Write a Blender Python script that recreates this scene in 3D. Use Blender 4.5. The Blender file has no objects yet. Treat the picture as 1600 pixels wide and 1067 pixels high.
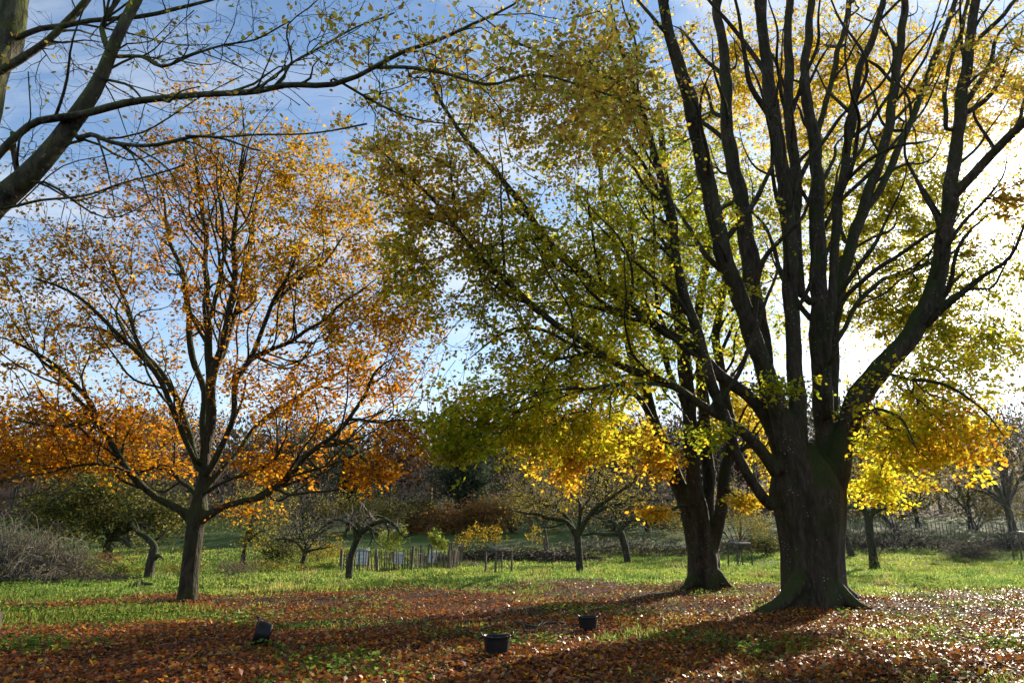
import bpy, bmesh, math, random
import numpy as np
from mathutils import Vector

sc = bpy.context.scene
COL = sc.collection
R = math.radians

# ------------------------------------------------------------------ camera
CAM_H = 1.6
PITCH = R(16.3)
FPX = 1066.7
cam_d = bpy.data.cameras.new('camera')
cam_d.sensor_width = 36.0
cam_d.lens = 24.0
cam_d.clip_start = 0.1
cam_d.clip_end = 6000
cam = bpy.data.objects.new('camera', cam_d)
COL.objects.link(cam)
cam.location = (0, 0, CAM_H)
cam.rotation_euler = (R(90) + PITCH, 0, 0)
sc.camera = cam

# ------------------------------------------------------------------ sky + sun
SUN_AZ = R(37.5)      # to the right of the view direction (+Y)
SUN_EL = R(18.5)
SDIR = Vector((math.sin(SUN_AZ) * math.cos(SUN_EL), math.cos(SUN_AZ) * math.cos(SUN_EL), math.sin(SUN_EL)))
SKY_STRENGTH = 0.112
SUN_STRENGTH = 5.0
EXPOSURE = 1.05

world = bpy.data.worlds.new('World')
sc.world = world
world.use_nodes = True
world.cycles.sampling_method = 'MANUAL'
world.cycles.sample_map_resolution = 512
wn, wl = world.node_tree.nodes, world.node_tree.links
wn.clear()
w_out = wn.new('ShaderNodeOutputWorld')
w_bg = wn.new('ShaderNodeBackground')
w_bg.inputs['Strength'].default_value = SKY_STRENGTH
sky = wn.new('ShaderNodeTexSky')
sky.sky_type = 'NISHITA'
sky.sun_disc = False
sky.sun_elevation = SUN_EL
sky.sun_rotation = SUN_AZ
sky.altitude = 100
sky.air_density = 1.0
sky.dust_density = 0.15
sky.ozone_density = 2.2
tc = wn.new('ShaderNodeTexCoord')


def wmath(op, a, b=None, clamp=False):
    n = wn.new('ShaderNodeMath')
    n.operation = op
    n.use_clamp = clamp
    for i, v in enumerate((a, b)):
        if v is None:
            continue
        if isinstance(v, (int, float)):
            n.inputs[i].default_value = v
        else:
            wl.new(v, n.inputs[i])
    return n.outputs[0]


sep = wn.new('ShaderNodeSeparateXYZ')
wl.new(tc.outputs['Generated'], sep.inputs[0])
zz = wmath('ADD', wmath('MAXIMUM', sep.outputs[2], 0.0), 0.22)
cx = wmath('DIVIDE', sep.outputs[0], zz)
cy = wmath('DIVIDE', sep.outputs[1], zz)
comb = wn.new('ShaderNodeCombineXYZ')
wl.new(cx, comb.inputs[0])
wl.new(cy, comb.inputs[1])
mp = wn.new('ShaderNodeMapping')
mp.inputs['Rotation'].default_value = (0, 0, R(25))
mp.inputs['Scale'].default_value = (0.9, 1.7, 1)
wl.new(comb.outputs[0], mp.inputs[0])
nz = wn.new('ShaderNodeTexNoise')
nz.inputs['Scale'].default_value = 1.5
nz.inputs['Detail'].default_value = 7
nz.inputs['Roughness'].default_value = 0.58
nz.inputs['Distortion'].default_value = 0.5
wl.new(mp.outputs[0], nz.inputs['Vector'])
dotn = wn.new('ShaderNodeVectorMath')
dotn.operation = 'DOT_PRODUCT'
wl.new(tc.outputs['Generated'], dotn.inputs[0])
dotn.inputs[1].default_value = SDIR
sd = wmath('MAXIMUM', dotn.outputs['Value'], 0.0)
near = wmath('POWER', sd, 14.0)          # thin cloud scatters forward: whiter towards the sun
cl = wmath('MULTIPLY', wmath('SUBTRACT', nz.outputs['Fac'], 0.45), 4.2, True)
hor = wmath('POWER', wmath('SUBTRACT', 1.0, wmath('MAXIMUM', sep.outputs[2], 0.0)), 5.0)
cl = wmath('ADD', wmath('MULTIPLY', cl, 0.85), wmath('MULTIPLY', hor, 0.5), True)
cl = wmath('ADD', cl, wmath('MULTIPLY', near, 0.15), True)
cb = wmath('ADD', wmath('MULTIPLY', near, 1.6), 4.6)
cb = wmath('ADD', cb, wmath('MULTIPLY', wmath('POWER', sd, 120.0), 60.0))
ccol = wn.new('ShaderNodeMix')
ccol.data_type = 'RGBA'
ccol.blend_type = 'MULTIPLY'
ccol.inputs[0].default_value = 1
ccol.inputs[6].default_value = (0.93, 0.96, 1.0, 1)
wl.new(cb, ccol.inputs[7])
skymix = wn.new('ShaderNodeMix')
skymix.data_type = 'RGBA'
wl.new(cl, skymix.inputs[0])
wl.new(sky.outputs[0], skymix.inputs[6])
wl.new(ccol.outputs[2], skymix.inputs[7])
wl.new(skymix.outputs[2], w_bg.inputs['Color'])
wl.new(w_bg.outputs[0], w_out.inputs['Surface'])

sun_d = bpy.data.lights.new('sun', 'SUN')
sun_d.energy = SUN_STRENGTH
sun_d.angle = R(0.53)
sun_d.color = (1.0, 0.87, 0.68)
sun = bpy.data.objects.new('sun', sun_d)
COL.objects.link(sun)
sun.rotation_euler = SDIR.to_track_quat('Z', 'Y').to_euler()
sun.location = (20, 20, 30)

sc.view_settings.view_transform = 'Standard'
sc.view_settings.look = 'None'
sc.view_settings.exposure = EXPOSURE
sc.view_settings.gamma = 1.0
sc.view_settings.use_curve_mapping = False
sc.render.engine = 'CYCLES'
cy_ = sc.cycles
cy_.use_denoising = True
cy_.max_bounces = 5
cy_.diffuse_bounces = 2
cy_.glossy_bounces = 2
cy_.transmission_bounces = 3
cy_.use_adaptive_sampling = True
cy_.adaptive_threshold = 0.035
cy_.transparent_max_bounces = 6
cy_.sample_clamp_indirect = 6.0
cy_.caustics_reflective = False
cy_.caustics_refractive = False

# ------------------------------------------------------------------ pixel <-> place helpers (photograph 1600 x 1067)
_fw = np.array([0, math.cos(PITCH), math.sin(PITCH)])
_up = np.array([0, -math.sin(PITCH), math.cos(PITCH)])
_rt = np.array([1.0, 0, 0])


def ray(px, py):
    return _fw + _rt * (px - 800) / FPX + _up * (533.5 - py) / FPX


def P(px, py, Y):
    """point at forward distance Y seen at a pixel; and metres per pixel there"""
    d = ray(px, py)
    t = Y / d[1]
    return np.array([0, 0, CAM_H]) + d * t, t / FPX


MOUNDS = []      # swells of earth about the old trunks, set below


def terrain(x, y):
    x = np.asarray(x, float)
    y = np.asarray(y, float)
    s = np.maximum(0, y - 40)
    z = 0.085 * (np.sqrt(s * s + 196) - 14)
    h = np.clip(y - 125, 0, 200)
    z = z + 0.11 * (np.sqrt(h * h + 400) - 20)
    z = np.where(y > 325, 0.085 * (np.sqrt(285. ** 2 + 196) - 14) + 0.11 * (np.sqrt(200. ** 2 + 400) - 20), z)
    b = 0.05 * np.sin(x * 0.55 + 1.3) * np.sin(y * 0.43 + .4) + 0.03 * np.sin(x * 1.3 + y * .7) + 0.02 * np.sin(y * 1.9 - x * .8)
    for mx, my, mh, mr in MOUNDS:
        z = z + mh * np.exp(-((x - mx) ** 2 + (y - my) ** 2) / mr ** 2)
    return z + b * np.exp(-np.maximum(0, y - 40) / 60)


def G(px, py):
    """ground point under a pixel"""
    d = ray(px, py)
    t = 2.0
    o = np.array([0, 0, CAM_H])
    while t < 900:
        p = o + d * t
        if p[2] < terrain(p[0], p[1]):
            break
        t += 0.05 + t * 0.002
    return np.array([p[0], p[1], float(terrain(p[0], p[1]))])


_m = [(*G(1272, 945)[:2], .16, 2.1), (*G(1100, 917)[:2], .14, 1.9), (*G(293, 938)[:2], .10, 1.4)]
MOUNDS.extend(_m)


def fbm2(x, y, seed=0, scale=1.0, octv=3):
    r = np.random.RandomState(seed)
    v = np.zeros_like(np.asarray(x, float))
    a = 1.0
    for o in range(octv):
        for k in range(4):
            th = r.rand() * 6.283
            ph = r.rand() * 6.283
            f = scale * (2 ** o) * (0.7 + .6 * r.rand())
            v = v + a * np.sin((x * math.cos(th) + y * math.sin(th)) * f + ph) * 0.25
        a *= 0.6
    return v


LB_X = np.array([-60, -22, -14, -10.5, -6, -3, 0.5, 4, 7, 10, 15, 20, 26, 60])
LB_Y = np.array([12, 14., 19.5, 22.5, 24, 26, 28, 30.5, 30, 28, 25, 23.5, 22, 16])


def litter(x, y):
    """0..1 how thick the fallen leaves lie"""
    b = np.interp(x, LB_X, LB_Y)
    m = 1 / (1 + np.exp(np.clip(-(b - y) * 0.75 - fbm2(x, y, 3, 0.8) * 2.0, -50, 50)))
    patch = np.exp(-(((x + 10.2) / 4.6) ** 2 + ((y - 16.0) / 2.3) ** 2) ** 2)
    m = m * (1 - 0.93 * patch)
    patch2 = np.exp(-(((x + 3.5) / 2.6) ** 2 + ((y - 14.8) / 1.0) ** 2))
    m = m * (1 - 0.45 * patch2)
    return np.clip(m, 0, 1)


# ------------------------------------------------------------------ materials
MATS = {}


def nodes_of(name):
    m = bpy.data.materials.new(name)
    m.use_nodes = True
    nt = m.node_tree
    nt.nodes.clear()
    out = nt.nodes.new('ShaderNodeOutputMaterial')
    MATS[name] = m
    return m, nt.nodes, nt.links, out


def N(nodes, typ, **kw):
    n = nodes.new(typ)
    for k, v in kw.items():
        if k in n.inputs.keys():
            n.inputs[k].default_value = v
        else:
            setattr(n, k, v)
    return n


def ramp(nodes, links, fac, stops):
    r = nodes.new('ShaderNodeValToRGB')
    e = r.color_ramp.elements
    while len(e) < len(stops):
        e.new(0.5)
    for i, (p, c) in enumerate(stops):
        e[i].position = p
        e[i].color = (*c, 1) if len(c) == 3 else c
    links.new(fac, r.inputs[0])
    return r.outputs[0]


def mixc(nodes, links, fac, a, b, blend='MIX'):
    n = nodes.new('ShaderNodeMix')
    n.data_type = 'RGBA'
    n.blend_type = blend
    for i, v in ((0, fac), (6, a), (7, b)):
        if isinstance(v, (int, float)):
            n.inputs[i].default_value = v
        elif isinstance(v, tuple):
            n.inputs[i].default_value = (*v, 1)
        else:
            links.new(v, n.inputs[i])
    return n.outputs[2]


def leaf_material(name, trans=0.55, rough=0.45, spec=0.25, boost=1.0):
    m, n, l, out = nodes_of(name)
    at = N(n, 'ShaderNodeAttribute', attribute_name='tint')
    nzz = N(n, 'ShaderNodeTexNoise', Scale=9.0, Detail=2.0)
    geo = N(n, 'ShaderNodeNewGeometry')
    l.new(geo.outputs['Position'], nzz.inputs['Vector'])
    v = ramp(n, l, nzz.outputs['Fac'], [(0.3, (0.72, 0.72, 0.72)), (0.7, (1.15, 1.15, 1.15))])
    c = mixc(n, l, 1.0, at.outputs['Color'], v, 'MULTIPLY')
    if spec:
        bs = N(n, 'ShaderNodeBsdfPrincipled', Roughness=rough)
        bs.inputs['Specular IOR Level'].default_value = spec
        l.new(c, bs.inputs['Base Color'])
    else:
        bs = N(n, 'ShaderNodeBsdfDiffuse')
        l.new(c, bs.inputs['Color'])
    tr = N(n, 'ShaderNodeBsdfTranslucent')
    g = n.new('ShaderNodeGamma')
    g.inputs['Gamma'].default_value = 0.8
    l.new(c, g.inputs[0])
    tb = mixc(n, l, 1.0, g.outputs[0], (boost, boost, boost), 'MULTIPLY')
    l.new(tb, tr.inputs['Color'])
    mx = N(n, 'ShaderNodeMixShader')
    mx.inputs[0].default_value = trans
    l.new(bs.outputs[0], mx.inputs[1])
    l.new(tr.outputs[0], mx.inputs[2])
    l.new(mx.outputs[0], out.inputs['Surface'])
    return m


def bark_material(name, dark, light, moss=(0.05, 0.075, 0.012), moss_amt=0.5, lichen=0.3, scale=1.0, ridge=0.4):
    m, n, l, out = nodes_of(name)
    tcn = N(n, 'ShaderNodeTexCoord')
    mp_ = N(n, 'ShaderNodeMapping')
    mp_.inputs['Scale'].default_value = (1, 1, 0.28)
    l.new(tcn.outputs['Object'], mp_.inputs[0])
    n1 = N(n, 'ShaderNodeTexNoise', Scale=14.0 * scale, Detail=6.0, Roughness=0.62)
    l.new(mp_.outputs[0], n1.inputs['Vector'])
    n2 = N(n, 'ShaderNodeTexNoise', Scale=1.6, Detail=5.0, Roughness=0.6)
    l.new(tcn.outputs['Object'], n2.inputs['Vector'])
    n0 = N(n, 'ShaderNodeTexNoise', Scale=4.5 * scale, Detail=4.0, Roughness=0.55, Distortion=0.6)
    l.new(mp_.outputs[0], n0.inputs['Vector'])
    base = ramp(n, l, n1.outputs['Fac'], [(0.32, dark), (0.68, light)])
    crack = ramp(n, l, n0.outputs['Fac'], [(0.36, (0.45, 0.45, 0.45)), (0.55, (1.15, 1.12, 1.08))])
    base = mixc(n, l, 1.0, base, crack, 'MULTIPLY')
    # green algae in broad patches
    f_al = ramp(n, l, n2.outputs['Fac'], [(0.42, (0, 0, 0)), (0.66, (0.6, 0.6, 0.6))])
    base = mixc(n, l, f_al, base, tuple(v * .6 for v in moss))
    # pale lichen flecks
    vo = N(n, 'ShaderNodeTexVoronoi', Scale=11.0 * scale)
    l.new(tcn.outputs['Object'], vo.inputs['Vector'])
    f_l = ramp(n, l, vo.outputs['Distance'], [(0.13, (1, 1, 1)), (0.22, (0, 0, 0))])
    n3 = N(n, 'ShaderNodeTexNoise', Scale=2.6, Detail=3.0)
    l.new(tcn.outputs['Object'], n3.inputs['Vector'])
    f_l2 = ramp(n, l, n3.outputs['Fac'], [(0.5, (0, 0, 0)), (0.62, (lichen,) * 3)])
    f_l = mixc(n, l, 1.0, f_l, f_l2, 'MULTIPLY')
    base = mixc(n, l, f_l, base, (0.30, 0.32, 0.28))
    # moss on faces that look up
    geo = N(n, 'ShaderNodeNewGeometry')
    sx = N(n, 'ShaderNodeSeparateXYZ')
    l.new(geo.outputs['Normal'], sx.inputs[0])
    ad = N(n, 'ShaderNodeMath', operation='MULTIPLY_ADD')
    l.new(n2.outputs['Fac'], ad.inputs[0])
    ad.inputs[1].default_value = 1.4
    l.new(sx.outputs[2], ad.inputs[2])
    f_m = ramp(n, l, ad.outputs[0], [(1.05 - moss_amt * 0.5, (0, 0, 0)), (1.45 - moss_amt * 0.5, (0.9, 0.9, 0.9))])
    n4 = N(n, 'ShaderNodeTexNoise', Scale=35.0, Detail=3.0)
    l.new(tcn.outputs['Object'], n4.inputs['Vector'])
    mcol = ramp(n, l, n4.outputs['Fac'], [(0.3, tuple(v * 0.5 for v in moss)), (0.7, moss)])
    base = mixc(n, l, f_m, base, mcol)
    bs = N(n, 'ShaderNodeBsdfPrincipled', Roughness=0.85)
    bs.inputs['Specular IOR Level'].default_value = 0.25
    l.new(base, bs.inputs['Base Color'])
    hs = N(n, 'ShaderNodeMath', operation='MULTIPLY_ADD')
    l.new(n0.outputs['Fac'], hs.inputs[0])
    hs.inputs[1].default_value = 2.5
    l.new(n1.outputs['Fac'], hs.inputs[2])
    bp = N(n, 'ShaderNodeBump', Strength=min(1.0, ridge * 1.3), Distance=0.04)
    l.new(hs.outputs[0], bp.inputs['Height'])
    l.new(bp.outputs[0], bs.inputs['Normal'])
    l.new(bs.outputs[0], out.inputs['Surface'])
    return m


def plain_material(name, c1, c2, scale=8.0, rough=0.7, spec=0.3, bump=0.2, stretch=(1, 1, 1)):
    m, n, l, out = nodes_of(name)
    tcn = N(n, 'ShaderNodeTexCoord')
    mp_ = N(n, 'ShaderNodeMapping')
    mp_.inputs['Scale'].default_value = stretch
    l.new(tcn.outputs['Object'], mp_.inputs[0])
    n1 = N(n, 'ShaderNodeTexNoise', Scale=scale, Detail=5.0)
    l.new(mp_.outputs[0], n1.inputs['Vector'])
    c = ramp(n, l, n1.outputs['Fac'], [(0.3, c1), (0.7, c2)])
    bs = N(n, 'ShaderNodeBsdfPrincipled', Roughness=rough)
    bs.inputs['Specular IOR Level'].default_value = spec
    l.new(c, bs.inputs['Base Color'])
    bp = N(n, 'ShaderNodeBump', Strength=bump, Distance=0.01)
    l.new(n1.outputs['Fac'], bp.inputs['Height'])
    l.new(bp.outputs[0], bs.inputs['Normal'])
    l.new(bs.outputs[0], out.inputs['Surface'])
    return m


leaf_material('beech_leaf', 0.66, spec=0, boost=1.4)
leaf_material('oak_leaf', 0.62, spec=0, boost=1.12)
leaf_material('shrub_leaf', 0.45, spec=0)
leaf_material('wood_leaf', 0.15, spec=0)
leaf_material('litter_leaf', 0.25, rough=0.45, spec=0.16)
leaf_material('grass_blade', 0.6, spec=0, boost=1.35)
bark_material('beech_bark', (0.020, 0.0145, 0.009), (0.066, 0.050, 0.034), moss=(0.035, 0.05, 0.008), moss_amt=0.4, lichen=0.7)
bark_material('oak_bark', (0.018, 0.014, 0.008), (0.062, 0.050, 0.030), moss=(0.05, 0.065, 0.01), moss_amt=0.55, lichen=0.25, scale=1.6, ridge=0.9)
bark_material('mossy_bark', (0.022, 0.018, 0.012), (0.10, 0.092, 0.07), moss=(0.12, 0.145, 0.018), moss_amt=1.0, lichen=0.9, ridge=0.9)
bark_material('apple_bark', (0.025, 0.02, 0.014), (0.085, 0.072, 0.055), moss_amt=0.5, lichen=0.9, scale=2, ridge=0.8)
bark_material('dead_wood', (0.06, 0.045, 0.032), (0.22, 0.19, 0.15), moss_amt=0.35, lichen=0.6, scale=2, ridge=0.9)
plain_material('twig_dark', (0.022, 0.018, 0.014), (0.055, 0.047, 0.037), 20)
plain_material('twig_grey', (0.04, 0.032, 0.024), (0.115, 0.095, 0.07), 12)
plain_material('twig_heap', (0.06, 0.05, 0.038), (0.18, 0.155, 0.115), 12)
plain_material('twig_pale', (0.13, 0.11, 0.08), (0.30, 0.26, 0.20), 12)
plain_material('weathered_wood', (0.12, 0.095, 0.07), (0.30, 0.25, 0.19), 18, 0.85, 0.2, 0.5, (1, 1, 0.15))
plain_material('dark_timber', (0.06, 0.048, 0.034), (0.15, 0.12, 0.09), 18, 0.85, 0.2, 0.5, (1, 1, 0.15))
plain_material('hive_paint', (0.66, 0.70, 0.74), (0.82, 0.84, 0.86), 6, 0.5, 0.4, 0.15)
plain_material('hive_roof', (0.30, 0.33, 0.36), (0.45, 0.48, 0.50), 6, 0.45, 0.5, 0.1)
plain_material('black_rubber', (0.006, 0.006, 0.007), (0.014, 0.014, 0.015), 9, 0.5, 0.25, 0.15)
plain_material('wire', (0.10, 0.10, 0.10), (0.2, 0.2, 0.2), 9, 0.5, 0.5, 0.1)


def ground_material():
    m, n, l, out = nodes_of('meadow_ground')
    tcn = N(n, 'ShaderNodeTexCoord')
    at = N(n, 'ShaderNodeAttribute', attribute_name='litter')
    a = N(n, 'ShaderNodeTexNoise', Scale=0.5, Detail=6.0, Roughness=0.65)
    b = N(n, 'ShaderNodeTexNoise', Scale=14.0, Detail=6.0, Roughness=0.7)
    c = N(n, 'ShaderNodeTexNoise', Scale=3.0, Detail=5.0, Roughness=0.7)
    for k in (a, b, c):
        l.new(tcn.outputs['Object'], k.inputs['Vector'])
    grass = ramp(n, l, b.outputs['Fac'], [(0.3, (0.020, 0.034, 0.006)), (0.72, (0.085, 0.13, 0.022))])
    gv = ramp(n, l, a.outputs['Fac'], [(0.35, (0.75, 0.9, 0.9)), (0.65, (1.25, 1.1, 0.8))])
    grass = mixc(n, l, 1.0, grass, gv, 'MULTIPLY')
    soil = ramp(n, l, b.outputs['Fac'], [(0.28, (0.014, 0.009, 0.006)), (0.5, (0.042, 0.023, 0.012)), (0.75, (0.09, 0.042, 0.018))])
    ad = N(n, 'ShaderNodeMath', operation='MULTIPLY_ADD')
    l.new(c.outputs['Fac'], ad.inputs[0])
    ad.inputs[1].default_value = 0.8
    sb = N(n, 'ShaderNodeMath', operation='SUBTRACT')
    l.new(at.outputs['Fac'], sb.inputs[0])
    sb.inputs[1].default_value = 0.4
    l.new(sb.outputs[0], ad.inputs[2])
    f = ramp(n, l, ad.outputs[0], [(0.3, (0, 0, 0)), (0.55, (1, 1, 1))])
    col = mixc(n, l, f, grass, soil)
    bs = N(n, 'ShaderNodeBsdfPrincipled', Roughness=0.95)
    bs.inputs['Specular IOR Level'].default_value = 0.1
    l.new(col, bs.inputs['Base Color'])
    bp = N(n, 'ShaderNodeBump', Strength=0.7, Distance=0.05)
    l.new(b.outputs['Fac'], bp.inputs['Height'])
    l.new(bp.outputs[0], bs.inputs['Normal'])
    l.new(bs.outputs[0], out.inputs['Surface'])


ground_material()


# ------------------------------------------------------------------ mesh helpers
def mesh_np(name, V, F, mat, tint=None, attr=None, smooth=False):
    """V (n,3); F list of int arrays (k,3) or (k,4)"""
    if not isinstance(F, list):
        F = [F]
    F = [f for f in F if len(f)]
    me = bpy.data.meshes.new(name)
    V = np.asarray(V, np.float32)
    me.vertices.add(len(V))
    me.vertices.foreach_set('co', V.ravel())
    li = np.concatenate([f.ravel() for f in F]).astype(np.int32)
    sizes = np.concatenate([np.full(len(f), f.shape[1], np.int32) for f in F])
    starts = np.concatenate([[0], np.cumsum(sizes)[:-1]]).astype(np.int32)
    me.loops.add(len(li))
    me.loops.foreach_set('vertex_index', li)
    me.polygons.add(len(sizes))
    me.polygons.foreach_set('loop_start', starts)
    me.polygons.foreach_set('loop_total', sizes)
    if smooth:
        me.polygons.foreach_set('use_smooth', np.ones(len(sizes), bool))
    if tint is not None:
        a = me.attributes.new('tint', 'FLOAT_COLOR', 'POINT')
        c = np.ones((len(V), 4), np.float32)
        c[:, :3] = tint
        a.data.foreach_set('color', c.ravel())
    if attr is not None:
        a = me.attributes.new(attr[0], 'FLOAT', 'POINT')
        a.data.foreach_set('value', np.asarray(attr[1], np.float32))
    me.update(calc_edges=True)
    me.validate()
    if mat:
        me.materials.append(MATS[mat])
    return me


def obj(name, me, parent=None, loc=None, kind=None):
    o = bpy.data.objects.new(name, me)
    COL.objects.link(o)
    if parent is not None:
        o.parent = parent
    if loc is not None:
        o.location = loc
    if kind:
        o['kind'] = kind
    return o


def tag(o, label, cat, group=None):
    o['label'] = label
    o['category'] = cat
    if group:
        o['group'] = group
    return o


def thing(name, loc, label, cat, group=None, rz=0):
    o = bpy.data.objects.new(name, None)
    o.empty_display_size = 0.3
    COL.objects.link(o)
    o.location = loc
    o.rotation_euler = (0, 0, rz)
    return tag(o, label, cat, group)


def cross(a, b):
    a, b = np.broadcast_arrays(np.asarray(a, float), np.asarray(b, float))
    return np.stack([a[..., 1] * b[..., 2] - a[..., 2] * b[..., 1], a[..., 2] * b[..., 0] - a[..., 0] * b[..., 2], a[..., 0] * b[..., 1] - a[..., 1] * b[..., 0]], -1)


def nrm(v):
    v = np.asarray(v, float)
    return v / np.maximum(np.sqrt((v * v).sum(-1, keepdims=True)), 1e-9)


REFS = nrm(np.array([[1, 0, .1], [.1, 1, 0], [0, .1, 1], [1, 1, 0], [1, -1, 0], [1, 0, 1], [-1, 0, 1], [0, 1, 1], [0, 1, -1], [1, 1, 1], [-1, 1, 1], [1, -1, 1], [1, 1, -1.]]))


class MB:
    def __init__(self):
        self.V, self.Q, self.T, self.n = [], [], [], 0

    def add(self, V, Q=None, T=None):
        self.V.append(np.asarray(V, float))
        if Q is not None and len(Q):
            self.Q.append(np.asarray(Q, int) + self.n)
        if T is not None and len(T):
            self.T.append(np.asarray(T, int) + self.n)
        self.n += len(V)

    def tube(self, pts, rad, k=6, cap=True, lump=0.0, rng=None):
        pts = np.asarray(pts, float)
        rad = np.asarray(rad, float)
        n = len(pts)
        if n < 2:
            return
        t = np.empty_like(pts)
        t[1:-1] = pts[2:] - pts[:-2]
        t[0] = pts[1] - pts[0]
        t[-1] = pts[-1] - pts[-2]
        t = nrm(t)
        ref = REFS[np.argmin(np.abs(t @ REFS.T).max(0))]
        u = nrm(cross(t, ref))
        w = cross(t, u)
        a = np.arange(k) * 2 * math.pi / k
        rr = rad[:, None] * np.ones(k)[None]
        if lump and rng is not None:
            rr = rr * (1 + lump * (rng.rand(n, k) - 0.5))
        V = pts[:, None, :] + rr[:, :, None] * (np.cos(a)[None, :, None] * u[:, None, :] + np.sin(a)[None, :, None] * w[:, None, :])
        i = np.arange(n - 1)[:, None] * k
        j = np.arange(k)[None]
        j2 = (j + 1) % k
        Q = np.stack([i + j, i + j2, i + k + j2, i + k + j], -1).reshape(-1, 4)
        T = None
        V = V.reshape(-1, 3)
        if cap:
            V = np.concatenate([V, pts[:1], pts[-1:]])
            jj = np.arange(k)
            T = np.concatenate([np.stack([np.full(k, n * k), (jj + 1) % k, jj], -1),
                                np.stack([np.full(k, n * k + 1), (n - 1) * k + jj, (n - 1) * k + (jj + 1) % k], -1)])
        self.add(V, Q, T)

    def tubes(self, pts, rad, k):
        """many open tubes at once: pts (C,n,3), rad (C,n)"""
        C, n = rad.shape
        t = np.empty_like(pts)
        t[:, 1:-1] = pts[:, 2:] - pts[:, :-2]
        t[:, 0] = pts[:, 1] - pts[:, 0]
        t[:, -1] = pts[:, -1] - pts[:, -2]
        t = nrm(t)
        ref = REFS[np.argmin(np.abs(t @ REFS.T).max(1), axis=1)][:, None, :]
        u = nrm(cross(t, np.broadcast_to(ref, t.shape)))
        w = cross(t, u)
        a = np.arange(k) * 2 * math.pi / k
        V = pts[:, :, None, :] + rad[:, :, None, None] * (np.cos(a)[:, None] * u[:, :, None, :] + np.sin(a)[:, None] * w[:, :, None, :])
        i = (np.arange(C)[:, None] * n * k + np.arange(n - 1)[None] * k)[:, :, None]
        j = np.arange(k)[None, None]
        j2 = (j + 1) % k
        Q = np.stack([i + j, i + j2, i + k + j2, i + k + j], -1).reshape(-1, 4)
        self.add(V.reshape(-1, 3), Q)

    def box(self, c, s, rz=0.0):
        c = np.asarray(c, float)
        v = np.array([[x, y, z] for x in (-.5, .5) for y in (-.5, .5) for z in (-.5, .5)]) * np.asarray(s, float)
        if rz:
            cr, sr = math.cos(rz), math.sin(rz)
            v = v @ np.array([[cr, sr, 0], [-sr, cr, 0], [0, 0, 1]])
        self.add(v + c, [[0, 1, 3, 2], [4, 6, 7, 5], [0, 4, 5, 1], [2, 3, 7, 6], [0, 2, 6, 4], [1, 5, 7, 3]])

    def mesh(self, name, mat, smooth=True):
        V = np.concatenate(self.V)
        F = []
        if self.Q:
            F.append(np.concatenate(self.Q))
        if self.T:
            F.append(np.concatenate(self.T))
        return mesh_np(name, V, F, mat, smooth=smooth)


def spline(pts, step=0.3, wig=0.0, rng=None):
    """Catmull-Rom through rows [x y z r ...] resampled every step metres"""
    p = np.asarray(pts, float)
    if len(p) == 2:
        p = np.vstack([p[0], p.mean(0), p[1]])
    ext = np.vstack([2 * p[0] - p[1], p, 2 * p[-1] - p[-2]])
    out = []
    for i in range(1, len(ext) - 2):
        a, b, c, d = ext[i - 1:i + 3]
        L = np.linalg.norm(c[:3] - b[:3])
        n = max(2, int(L / step))
        t = np.linspace(0, 1, n, endpoint=False)[:, None]
        q = 0.5 * (2 * b + (c - a) * t + (2 * a - 5 * b + 4 * c - d) * t * t + (3 * b - a - 3 * c + d) * t ** 3)
        q[:, 3:] = b[3:] + (c[3:] - b[3:]) * t
        out.append(q)
    out.append(p[-1:])
    q = np.vstack(out)
    if wig and rng is not None and len(q) > 4:
        w = np.zeros((len(q), 3))
        for o_ in range(3):
            fr = (0.6 + o_ * 0.9 + rng.rand() * .5)
            ph = rng.rand(3) * 6.28
            s = np.cumsum(np.r_[0, np.linalg.norm(np.diff(q[:, :3], axis=0), axis=1)])
            w += np.sin(s[:, None] * fr * 1.7 + ph) / (1 + o_)
        fade = np.clip(np.arange(len(q)) / 6.0, 0, 1)[:, None]
        q[:, :3] += w * wig * fade
    return q


def union_mesh(parts, voxel, mat, smooth_it=4):
    """fuse overlapping tubes into one continuous skin"""
    mb = MB()
    for f in parts:
        f(mb)
    me = mb.mesh('fuse', None)
    o = bpy.data.objects.new('fuse', me)
    COL.objects.link(o)
    rm = o.modifiers.new('r', 'REMESH')
    rm.mode = 'VOXEL'
    rm.voxel_size = voxel
    sm = o.modifiers.new('s', 'SMOOTH')
    sm.factor = 0.5
    sm.iterations = smooth_it
    dg = bpy.context.evaluated_depsgraph_get()
    ev = o.evaluated_get(dg)
    new = bpy.data.meshes.new_from_object(ev)
    bpy.data.objects.remove(o)
    bpy.data.meshes.remove(me)
    new.polygons.foreach_set('use_smooth', np.ones(len(new.polygons), bool))
    new.materials.clear()
    new.materials.append(MATS[mat])
    return new


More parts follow.
